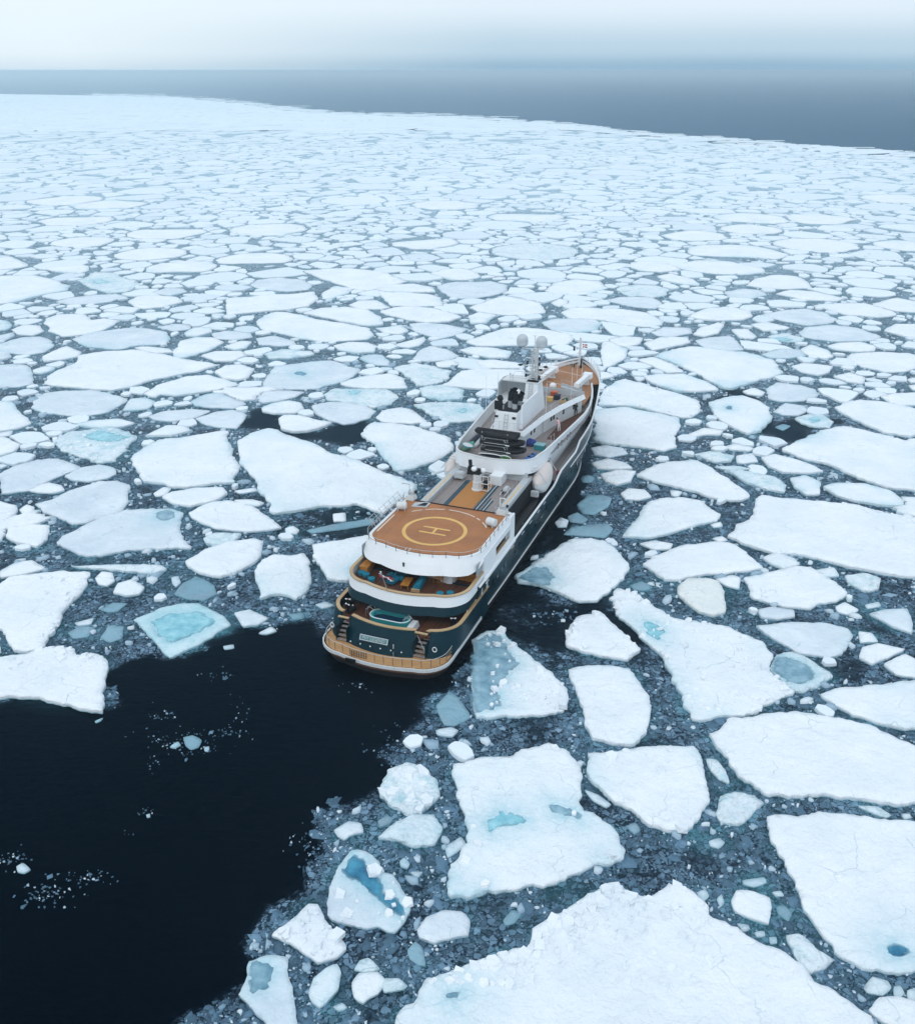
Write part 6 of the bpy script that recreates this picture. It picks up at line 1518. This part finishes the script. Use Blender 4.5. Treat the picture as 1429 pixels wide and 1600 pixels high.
def ladder(x, y0_, z0_, y1_, z1_, w=.42, n=9):
    l = MB()
    for d in (-w / 2, w / 2): l.tube([(x + d, y0_, z0_), (x + d, y1_, z1_)], .035, 4)
    for k in range(n): t_ = (k + .5) / n; l.tube([(x - w / 2, y0_ + (y1_ - y0_) * t_, z0_ + (z1_ - z0_) * t_), (x + w / 2, y0_ + (y1_ - y0_) * t_, z0_ + (z1_ - z0_) * t_)], .03, 4)
    return l.mk('ladder', S_LGREY, ship)
ladder(-.2, 35.5, 8.9, 36.45, 12.8)
for x in (-1.45, .75): MB().box(x - .2, x + .2, 36.3, 36.5, 12.25, 12.45).mk('black_vent', S_BLACK, ship)
# mast tower, lattice mast, domes
MB().prism([(-.35, 43.6), (1.45, 43.6), (1.7, 46.6), (-.45, 46.6)], 10.5, 14.5, pts1=[(-.3, 44.3), (1.3, 44.3), (1.3, 46.2), (-.3, 46.2)]).mk('mast_tower', S_WHITE, ship, bevel=.05)
MB().prism([(-3.4, 44.2), (1.5, 44.2), (1.6, 46.6), (-3.2, 46.6)], 14.35, 14.5).mk('mast_platform', S_OFF, ship)
MB().wall([(-3.75, 43.2, 12.3), (-3.8, 45.6, 12.3), (-3.4, 46.4, 12.3), (-.5, 46.6, 12.3)], [(-3.65, 43.4, 14.3), (-3.7, 45.6, 14.4), (-3.3, 46.4, 14.45), (-.4, 46.6, 14.45)], -.12).mk('flybridge_windscreen', S_LGREY, ship)
MB().prism([(-3.8, 42.5), (-.4, 42.5), (-.4, 46.5), (-3.6, 46.5)], 10.6, 12.3).mk('flybridge_base', S_OFF, ship)
ladder(.45, 43.4, 10.9, 44.15, 14.4, .45, 12)
MB().tube([(x, y, 14.95) for x, y in ((-2.2, 44.0), (1.7, 44.0), (1.9, 46.8), (-2.4, 46.8))], .03, 5, close=True).mk('mast_platform_rail', S_RAIL, ship)
ms = MB()
for x, y in ((.05, 45.2), (.85, 45.2), (.85, 46.0), (.05, 46.0)): ms.tube([(x, y, 14.5), (.45 + (x - .45) * .65, 45.6 + (y - 45.6) * .65, 18.5)], .07, 5)
for k in range(7):
    z = 14.8 + k * .58; q = 1 - .35 * (z - 14.5) / 4; c4_ = [(.45 + dx * .4 * q, 45.6 + dy * .4 * q, z) for dx, dy in ((-1, -1), (1, -1), (1, 1), (-1, 1))]; ms.tube(c4_, .04, 4, close=True)
    z2 = z + .58; d4 = [(.45 + dx * .4 * q, 45.6 + dy * .4 * q, z2) for dx, dy in ((-1, -1), (1, -1), (1, 1), (-1, 1))]
    for i in range(4): ms.tube([c4_[i], d4[(i + 1) % 4]], .03, 4)
ms.mk('lattice_mast', S_OFF, ship)
MB().box(.42, .78, 45.5, 45.85, 14.6, 18.3).mk('mast_cable_duct', S_OFF, ship)
ladder(.15, 44.85, 14.6, 45.25, 18.4, .35, 12)
for z, w in ((16.2, 2.0), (15.2, 1.1), (17.2, .9), (18.4, 1.5)): MB().box(.2 - w, .6 + w * .8, 45.4, 45.6, z, z + .07).mk('mast_spreader', S_OFF, ship)
for x, z in ((-.45, 16.7), (1.1, 16.6), (-.6, 15.0), (1.15, 14.9), (1.1, 17.3)): MB().box(x - .1, x + .1, 45.2, 45.45, z - .18, z + .18).mk('navigation_light', S_BLACK, ship)
for x, z in ((-1.4, 16.25), (1.9, 16.3), (1.25, 15.85)): MB().lathe(x, 45.4, [(.10, -.12), (.30, -.02), (.30, .05), (.12, .14)], 12, 'Z', z).mk('mast_speaker', S_BLACK, ship)
for x in (-1.42, 1.1): MB().lathe(x, 46, [(.45, 0), (.70, .2), (.74, .7), (.66, 1.1), (.42, 1.4), (.12, 1.5)], 20, 'Z', 18.55).mk('radar_dome', plain('grey_dome_plastic', (0.50, 0.54, 0.57), 0.5), ship, smooth=True)
MB().tube([(.3, 45.8, 18.4), (.3, 45.8, 20.1)], .05, 5).tube([(-.05, 45.8, 20.0), (.6, 45.8, 20.05)], .03, 4).mk('masthead_pole', S_OFF, ship)
for x, y, z0_, h in ((-2.2, 43.8, 14.5, 1.0), (-1.9, 43.9, 14.5, .8)): MB().tube([(x, y, z0_), (x, y, z0_ + h)], .05, 5).ball(x, y, z0_ + h, .14).mk('small_antenna', S_OFF, ship)
for x, y, h in ((2.6, 43.8, 4.2), (-4.4, 41.0, 5.2), (-3.2, 42.0, 5.4), (4.1, 50.5, 4.6), (3.6, 52.5, 5.0), (4.3, 55.0, 4.4)): MB().tube([(x, y, 10.6), (x, y, 10.6 + h)], .028, 4).mk('whip_antenna', S_WHITE, ship)
# loose things on the roof deck
for lab, x, y, mat, w in (('orange red locker beside the mast tower on the roof deck', 1.6, 51.2, S_ORANGE, .45), ('dark blue bin beside the orange locker on the roof deck', .0 + 2.3, 50.2, S_NAVY, .4), ('small yellow crate on the roof deck near the orange locker', 1.6, 49.2, S_YELLOW, .35)):
    t = thing('deck_locker', lab, 'locker', x, y, 10.625, .1); MB().box(-w, w, -w * .8, w * .8, 0, w * 1.5).mk('body', mat, t, bevel=.03); MB().box(-w - .03, w + .03, -w * .8 - .03, w * .8 + .03, w * 1.5, w * 1.5 + .07).mk('lid', mat, t)
t = thing('rope_pile', 'heap of tan ropes with a green bag on the roof deck near the wheelhouse front', 'rope', 3.3, 49.4, 10.625)
for k in range(4): MB().tube([((.5 - .08 * k) * math.cos(a), (.75 - .1 * k) * math.sin(a), .06 + .09 * k) for a in np.arange(0, 6.28, .4)], .06, 5, close=True).mk('coil', S_CAP, t)
MB().ball(.3, .5, .3, .3, .3, .25).mk('bag', S_GREEN if False else plain('dark_green_canvas', (.03, .09, .05), .8), t)
# things on the boat deck: three inflatables on a rack
rack = thing('boat_rack', 'silver tube rack carrying three black inflatables on the boat deck', 'rack', -.1, 33.6, 8.455)
rk = MB()
for x in (-1.9, 1.25):
    for y in (-.75, .75): rk.tube([(x, y, 0), (x, y, 3.1)], .05, 5)
for z in (.55, 1.45, 2.35): rk.tube([(-1.9, -.75, z), (1.25, -.75, z), (1.25, .75, z), (-1.9, .75, z)], .05, 5, close=True)
rk.mk('frame', S_STEEL, rack)
for x, d in ((-1.9, .5), (1.25, -.5)):
    for z in (1.45, 2.35): MB().tube([(x, -.78, z - .5), (x + d, -.78, z)], .035, 5).mk('brace', S_STEEL, rack)
def rib():
    t = bpy.data.objects.new('inflatable_boat', None); C.objects.link(t)
    tb = MB(); pts = [(-2.3, -.62, .1), (1.2, -.66, .1), (2.1, -.5, .16), (2.75, -.18, .3), (2.9, 0, .33), (2.75, .18, .3), (2.1, .5, .16), (1.2, .66, .1), (-2.3, .62, .1)]
    tb.tube(resamp(pts, 26), .29, 10); tb.mk('tube', S_BLACK, t, smooth=True)
    MB().box(-2.25, 2.0, -.5, .5, -.12, .22).mk('floor', S_BLACK, t); MB().box(-2.35, -2.2, -.6, .6, -.1, .42).mk('transom', S_DARK, t)
    MB().box(-1.7, 1.2, -.965, -.95, .10, .14).mk('white_line', S_WHITE, t); MB().box(.9, 1.4, -.975, -.95, .0, .12).mk('white_patch', S_WHITE, t)
    return t
r0 = rib()
for k, (z, lab) in enumerate(((2.62, 'black inflatable boat on the top of the rack'), (1.72, 'black inflatable boat in the middle of the rack'), (.82, 'black inflatable boat lowest on the rack'))):
    if k == 0: t = r0
    else:
        t = r0.copy(); C.objects.link(t)
        for ch in r0.children: c_ = ch.copy(); C.objects.link(c_); c_.parent = t
    stand_on_ship(t, -.1 + .15 * k, 33.6, 8.455 + z, math.pi if k == 0 else 0); finish(t, lab, 'inflatable boat', 'inflatable boats stacked on the rack')
def kayak(lab, mat, x, y, z, rz, L_=2.9, W_=.62, tilt=0.0, name='kayak', cat='kayak', holes=True, group=None):
    t = thing(name, lab, cat, x, y, z, rz, group); t.rotation_euler[0] = 0
    b = boat_mesh(L_, W_, .36, 12, 6, .9); h = b.mk('hull', [mat, mat], t, smooth=True); h.location = (0, 0, .2)
    if holes:
        for yy in (-.45, .45): MB().lathe(0, yy, [(.2, .0), (.22, .05)], 10, 'Z', .345).mk('cockpit', S_DARK, t)
    return t
def board(lab, mat, x, y, z, rz, lean, L_=2.4, W_=.75, rimmat=S_WHITE):
    t = thing('paddle_board', lab, 'paddle board', x, y, z, rz, 'boards on the boat deck')
    P = [(W_ / 2 * math.cos(a) * (1 - .15 * math.sin(a)), L_ / 2 * math.sin(a)) for a in np.arange(0, 6.28, .35)]
    o = MB().prism(P, 0, .10).mk('deck_pad', mat, t, rot=(0, lean, 0)); MB().tube([(x_, y_, .05) for x_, y_ in P], .06, 6, close=True).mk('edge', rimmat, o); return t
kayak('bright blue two-seat kayak in the starboard corner of the boat deck', S_BLUE, 3.65, 34.2, 8.46, -.18)
b1 = board('round pale disc-shaped board leaning in the port corner of the boat deck', S_OFF, -4.0, 33.4, 9.3, .5, R(14), 1.5, 1.3, S_TEALB)
board('teal board lying against the port bulwark of the boat deck', S_TEALB, -4.35, 34.6, 8.75, -.05, R(10), 3.0, .6, S_GREEN)
board('navy board with white rim stood along the aft side of the rack', S_NAVY, -.6, 32.05, 8.95, R(90), R(50), 3.0, .8)
board('board with a bright green end at the aft side of the boat deck', S_GREEN, 1.25, 31.95, 8.98, R(84), R(50), 1.3, .85)
kayak('dark blue kayak lying along the port bulwark of the boat deck', S_NAVY, -4.5, 38.0, 8.5, -.02, 3.6, .6, holes=False)
kayak('grey kayak lying on the port side of the boat deck', S_LGREY, -3.7, 36.6, 8.5, .05, 3.4, .55, holes=False)
t = thing('storage_box', 'teal storage box with a pale lid on the starboard side of the boat deck', 'box', 3.85, 37.3, 8.46, -.1); MB().box(-.6, .6, -.45, .45, 0, .62).mk('body', S_TEALB, t, bevel=.03); MB().box(-.64, .64, -.49, .49, .62, .72).mk('lid', plain('pale_teal_lid', (.20, .42, .45), .4), t)
t = thing('covered_bundle', 'bundle under a crumpled bright blue tarpaulin beside the teal storage box', 'bundle', 2.35, 38.2, 8.46)
q = MB().ball(0, 0, .35, .75, .6, .5, 14, 8)
q.v = [(x * (1 + .2 * nz(x, y, 3, z)), y * (1 + .25 * nz(x, y, 3.3, z + 4)), max(0, z * (1 + .3 * nz(x, y, 4, z + 8)))) for x, y, z in q.v]; q.mk('tarpaulin', S_TARP, t)
t = thing('covered_bundle', 'small teal covered bundle at the port side of the boat deck by the inflatables', 'bundle', -3.2, 37.6, 8.46); MB().ball(0, 0, .4, .6, .5, .5, 12, 8).mk('tarpaulin', plain('dark_teal_cloth', (.01, .12, .14), .7), t)
for x, y in ((4.6, 39.5), (4.75, 40.3)): MB().tube([(x, y, 8.45), (x, y, 9.6), (x - .3, y + .4, 9.2)], .05, 5).mk('davit_stub', S_LGREY, ship)

# bow: tan foredeck, dark mooring well, railing, cranes, bow mast
fd = []
for i in range(26):
    u = .74 + (.992 - .74) * i / 25; x, y, z = hull_pt(u, 9.3, 1)
    if y > 53.5: fd.append((max(.02, x - .12), y))
main = [(5.0 if y < 57 else min(x, lerp([(55, 5.4), (59.5, 4.75), (62.5, 3.95), (63.0, 3.9), (63.2, 9)], y)), y) for x, y in fd]
main = [(5.2, 53.2)] + [p for p in main if p[1] > 53.4]
fpoly = main + [(-x, y) for x, y in main[::-1]]
MB().prism(fpoly, 9.12, 9.27).mk('foredeck', S_BOWTAN, ship)
for sd in (1, -1):
    MB().prism([(sd * 3.6, 56.5)] + [(sd * (abs(hull_at(y, 6.6, 1)[0]) - .15), y) for y in (56.5, 58, 59.5, 61, 62.9)] + [(sd * 3.6, 62.9)], 6.6, 6.75).mk('mooring_well_floor', S_DARK, ship)
    MB().box(min(sd * 3.6, sd * 4.35), max(sd * 3.6, sd * 4.35), 62.7, 62.9, 6.75, 9.2).mk('mooring_well_bulkhead', S_BLACK, ship)
    lo = [(sd * (x - .12), y, 6.7) for x, y in side if y >= 55]; hi = [(sd * (x - .02), y, 9.3) for x, y in side if y >= 55]
    MB().wall(lo, hi, .1 * sd).mk('mooring_well_wall', S_LGREY, ship)
    L = [hull_pt(.80 + .196 * k / 24, 9.75, sd) for k in range(25)]; L = [p for p in L if p[1] > 62.5]
    MB().wall([(x - sd * .05, y, 9.2) for x, y, z in L], [(x - sd * .05, y, 9.72) for x, y, z in L], .10 * sd).mk('bow_bulwark', S_WHITE, ship)
    for k in range(0, len(L), 2): x, y, z = L[k]; MB().tube([(x, y, 9.8), (x, y, 10.75)], .03, 4).mk('bow_stanchion', S_RAIL, ship)
    for zz in (10.1, 10.42, 10.75): MB().tube([(x, y, zz) for x, y, z in L], .022, 4).mk('bow_rail', S_RAIL, ship)
for x, y, rz, L_, lab in ((-2.35, 62.2, -.03, 5.0, 'port'), (3.1, 60.6, .02, 5.6, 'starboard')):
    t = thing('foredeck_crane', f'white folded crane with a box-shaped boom on the {lab} side of the foredeck', 'crane', x, y, 9.275, -.1 if x < 0 else -.06, 'folded cranes on the foredeck')
    MB().lathe(0, L_ * .35, [(.5, 0), (.4, .1), (.36, .8)], 14).mk('pedestal', S_OFF, t)
    MB().box(-.42, .42, -L_ / 2, L_ / 2, .75, 1.35, (.06, .06)).mk('boom', S_WHITE, t, bevel=.05); MB().box(-.65, .65, L_ / 2 - .9, L_ / 2 + .2, .7, 1.5, (.05, .05)).mk('crane_head', S_WHITE, t, bevel=.05)
    MB().tube([(.5, -L_ / 2 + .2, 1.2), (.5, L_ / 2 - .8, 1.3)], .05, 5).mk('hydraulic_ram', S_STEEL, t)
MB().ball(-.6, 58.6, 9.7, .5, .5, .5).mk('white_vent_dome', S_WHITE, ship, smooth=True)
MB().tube([(0, 71.2, 9.27), (0, 71.2, 13.6)], .16, 8).box(-.35, .35, 71.0, 71.3, 11.2, 11.3).tube([(-.5, 71.1, 12.9), (.5, 71.1, 12.9)], .04, 4).mk('bow_mast', S_OFF, ship)
MB().tube([(1.6, 63.5, 9.27), (1.6, 63.5, 13.3)], .03, 4).mk('fore_pole', S_WHITE, ship)
for x in (.55, -.7): MB().box(x - .18, x + .18, 70.0, 70.4, 9.27, 9.75).mk('mooring_bitts', S_DARK, ship)
MB().tube([(-2.2, 64.3, 10.4), (2.7, 63.0, 10.2)], .02, 4).mk('stay_line', S_WHITE, ship); MB().tube([(-1.2, 57.5, 10.6), (3.0, 57.2, 10.3)], .02, 4).mk('stay_line', S_WHITE, ship)
def flag(lab, x, y, z, w, h, mats, cells, rz=0.0, lean=0.0, group=None):
    t = thing('flag', lab, 'flag', x, y, z, rz, group); f_ = MB(); nx, nzz = 10, 6
    for i in range(nx + 1):
        for k in range(nzz + 1): f_.v.append((w * i / nx * math.cos(lean), .07 * math.sin(i * 1.1 + k * .4), -h * k / nzz - w * i / nx * math.sin(lean)))
    for i in range(nx):
        for k in range(nzz): a = i * (nzz + 1) + k; f_.f.append([a, a + nzz + 1, a + nzz + 2, a + 1]); f_.mi.append(cells(i / (nx - 1), k / (nzz - 1)))
    f_.mk('cloth', mats, t, smooth=True); return t
flag('small red flag with a white cross flying right of the bow mast', .35, 71.1, 12.7, .75, .55, [S_RED, S_WHITE], lambda u, v: 1 if abs(u - .4) < .12 or abs(v - .5) < .12 else 0)
flag('small dark pennant hanging left of the bow mast', -1.0, 70.9, 12.3, .3, .7, [S_NAVY, S_WHITE], lambda u, v: 0)

# furniture on the lounge deck
def pouffe(x, y, lab):
    t = thing('pouffe', lab, 'pouffe', x, y, 4.902, 0, 'round blue pouffes on the lounge deck')
    MB().lathe(0, 0, [(.26, 0), (.36, .05), (.38, .2), (.36, .36), (.24, .42), (.1, .43)], 18).mk('cushion', S_BLUEC, t, smooth=True)
pouffe(-5.35, 7.15, 'round blue pouffe in the port corner of the lounge deck beside the wooden cabinet'); pouffe(-4.75, 6.95, 'round blue pouffe, middle of the three in the port corner of the lounge deck')
pouffe(-3.85, 6.3, 'round blue pouffe nearest the flagpole on the port side of the lounge deck'); pouffe(3.45, 6.0, 'round blue pouffe on the starboard side of the lounge deck, left one of two'); pouffe(4.3, 6.45, 'round blue pouffe on the starboard side of the lounge deck, right one of two')
def cabinet(x, y, w, d, h, lab, rz=0):
    t = thing('cabinet', lab, 'cabinet', x, y, 4.902, rz, 'wooden cabinets on the lounge deck'); MB().box(-w, w, -d, d, 0, h).mk('body', S_WOOD, t, bevel=.02)
    MB().box(-w - .04, w + .04, -d - .04, d + .04, h, h + .06).mk('top', S_WOOD, t)
    for s_ in (-1, 1): MB().box(-w * .9 if s_ < 0 else .02, -.02 if s_ < 0 else w * .9, -d - .015, -d, .08, h - .06).mk('door', S_WOOD, t)
cabinet(-5.2, 8.2, .42, .85, .75, 'wooden cabinet at the port side of the lounge deck'); cabinet(4.7, 9.9, 1.1, .35, .9, 'long wooden cabinet at the starboard side of the lounge deck')
def armchair(x, y, rz, lab):
    t = thing('armchair', lab, 'armchair', x, y, 4.902, rz); MB().box(-.45, .45, -.42, .42, .12, .42).mk('seat', S_BLUEC, t, bevel=.06); MB().box(-.5, .5, .34, .52, .12, .95).mk('backrest', S_BLUEC, t, bevel=.06)
    for s_ in (-1, 1): MB().box(s_ * .5 - .09, s_ * .5 + .09, -.42, .4, .12, .62).mk('armrest', S_BLUEC, t, bevel=.05)
armchair(-1.75, 6.7, 1.3, 'blue armchair nearest the flagpole on the lounge deck'); armchair(-1.35, 7.7, 1.7, 'blue armchair farther forward beside the low wooden table')
t = thing('coffee_table', 'low orange wooden table between the blue armchairs and the blue sofa', 'table', -.35, 6.85, 4.902, .12)
MB().box(-.42, .42, -.85, .85, .32, .42).mk('tabletop', S_WOOD, t, bevel=.02)
for x in (-.34, .34):
    for y in (-.75, .75): MB().box(x - .04, x + .04, y - .04, y + .04, 0, .32).mk('leg', S_WOOD, t)
t = thing('sofa', 'long blue sofa right of the low wooden table on the lounge deck', 'sofa', .85, 7.2, 4.902, .1)
MB().box(-.35, .35, -1.3, 1.3, .12, .40).mk('seat', S_BLUEC, t, bevel=.05); MB().box(.2, .42, -1.3, 1.3, .12, .82).mk('backrest', S_BLUEC, t, bevel=.05)
for k in range(3): MB().box(-.1, .25, -1.1 + .8 * k, -.5 + .8 * k, .40, .72, (.04, .06)).mk('cushion', S_BLUEC, t, bevel=.05)
MB().box(-.4, .42, -1.5, -1.32, .05, .35).mk('sofa_end', S_CAP, t)
t = thing('bar_counter', 'curved white bar counter under the helideck', 'bar', 2.2, 9.0, 4.902)
MB().prism([(-1.3, .6), (-1.3, 0), (-1.0, -.2), (1.1, -.55), (1.5, -.4), (1.6, .0), (1.6, .6)], 0, 1.0).mk('counter', S_WHITE, t); MB().prism([(-1.38, .65), (-1.38, -.05), (-1.0, -.28), (1.1, -.63), (1.58, -.45), (1.68, .0), (1.68, .65)], 1.0, 1.06).mk('countertop', S_OFF, t)
for k in range(4):
    lab = ['first bar stool from the left at the white bar', 'second bar stool from the left at the white bar', 'third bar stool from the left at the white bar', 'fourth bar stool from the left at the white bar'][k]
    t = thing('bar_stool', 'brown wooden ' + lab, 'bar stool', 1.15 + .52 * k, 8.35 - .08 * k, 4.902, 0, 'bar stools at the white bar')
    MB().box(-.19, .19, -.18, .18, .68, .74).mk('seat', S_WOOD, t); MB().box(-.19, .19, -.22, -.17, .74, 1.08).mk('backrest', S_WOOD, t)
    for x in (-.16, .16):
        for y in (-.16, .16): MB().box(x - .02, x + .02, y - .02, y + .02, 0, .68).mk('leg', S_WOOD, t)
t = thing('flagpole', 'thin leaning silver flagpole on the aft edge of the lounge deck', 'flagpole', -1.05, 4.0, 5.86)
MB().tube([(0, 0, -.2), (-.15, -1.0, 2.2)], .05, 6).mk('pole', S_STEEL, t); MB().ball(-.15, -1.0, 2.25, .09).mk('truck', S_OFF, t)
flag('dark blue and red flag hanging from the leaning pole over the lounge deck', -2.5, 5.2, 6.6, 1.5, .6, [S_NAVY, S_RED, S_WHITE], lambda u, v: 2 if abs(v - u) < .14 else 1 if abs(v - .5) < .1 else 0)
MB().box(-.75, -.60, 7.2, 7.3, 6.75, 7.15).mk('stern_lamp', S_BLACK, ship, loc=(0, -.35, .1))

# ------------------------------------------------------------ two people on the starboard side deck
def person(x, y, z, rz, coat, trousers, label, bend=0.0, hairc=(0.05, 0.03, 0.02)):
    t = thing('person', label, 'person', x, y, z, rz)
    J = {'pelvis': (0, 0, .92), 'waist': (0, .02, 1.05), 'chest': (0, .02 + bend * .35, 1.32), 'neck': (0, .02 + bend * .5, 1.48), 'head': (0, .05 + bend * .6, 1.60), 'top': (0, .04 + bend * .6, 1.74),
         'shl': (-.19, .01 + bend * .4, 1.42), 'ell': (-.27, .05 + bend * .5, 1.15), 'hal': (-.22, .24 + bend * .5, .98), 'shr': (.19, .01 + bend * .4, 1.42), 'elr': (.27, .05 + bend * .5, 1.15), 'har': (.20, .26 + bend * .5, 1.0),
         'hpl': (-.1, 0, .88), 'knl': (-.12, .06, .50), 'anl': (-.12, 0, .09), 'tol': (-.13, .16, .04), 'hpr': (.1, 0, .88), 'knr': (.13, -.02, .50), 'anr': (.14, -.10, .09), 'tor': (.15, .06, .04)}
    rad = dict(pelvis=.15, waist=.14, chest=.17, neck=.065, head=.10, top=.07, shl=.075, ell=.055, hal=.035, shr=.075, elr=.055, har=.035, hpl=.11, knl=.075, anl=.05, tol=.04, hpr=.11, knr=.075, anr=.05, tor=.04)
    E_ = [('pelvis', 'waist'), ('waist', 'chest'), ('chest', 'neck'), ('neck', 'head'), ('head', 'top'), ('chest', 'shl'), ('shl', 'ell'), ('ell', 'hal'), ('chest', 'shr'), ('shr', 'elr'), ('elr', 'har'), ('pelvis', 'hpl'), ('hpl', 'knl'), ('knl', 'anl'), ('anl', 'tol'), ('pelvis', 'hpr'), ('hpr', 'knr'), ('knr', 'anr'), ('anr', 'tor')]
    ks = list(J); me = bpy.data.meshes.new('body'); me.from_pydata([J[k] for k in ks], [(ks.index(a), ks.index(b)) for a, b in E_], [])
    o = bpy.data.objects.new('body', me); C.objects.link(o); o.parent = t
    o.modifiers.new('skin', 'SKIN'); o.modifiers.new('sub', 'SUBSURF').levels = 1; o.modifiers['sub'].render_levels = 2
    for i, k in enumerate(ks): me.skin_vertices[0].data[i].radius = (rad[k], rad[k] * (.8 if k in ('chest', 'waist', 'pelvis') else 1)); me.skin_vertices[0].data[i].use_root = (k == 'pelvis')
    m = NT('clothed_' + coat[0]); P = m.n('ShaderNodeTexCoord').outputs['Object']; s = m.n('ShaderNodeSeparateXYZ'); m.l(P, s.inputs[0])
    col = m.mix(m.math('GREATER_THAN', s.outputs['Z'], .90), trousers, coat[1]); col = m.mix(m.math('GREATER_THAN', s.outputs['Z'], 1.485), col, (0.50, 0.31, 0.24)); m.base(col); m.rough(.8); me.materials.append(m.m)
    MB().ball(0, .02 + bend * .6, 1.67, .115, .13, .115).mk('hair', plain('hair_' + coat[0], hairc, .7), t, smooth=True)
    return t
person(4.75, 50.9, 8.475, .6, ('black', (0.008, 0.008, 0.010)), (0.008, 0.008, 0.010), 'person in black clothes standing on the starboard side deck near the bow', .1)
person(4.3, 44.2, 8.475, 1.2, ('pink', (0.75, 0.45, 0.47)), (0.7, 0.66, 0.66), 'person in pink and white clothes leaning forward on the starboard side deck', .55)
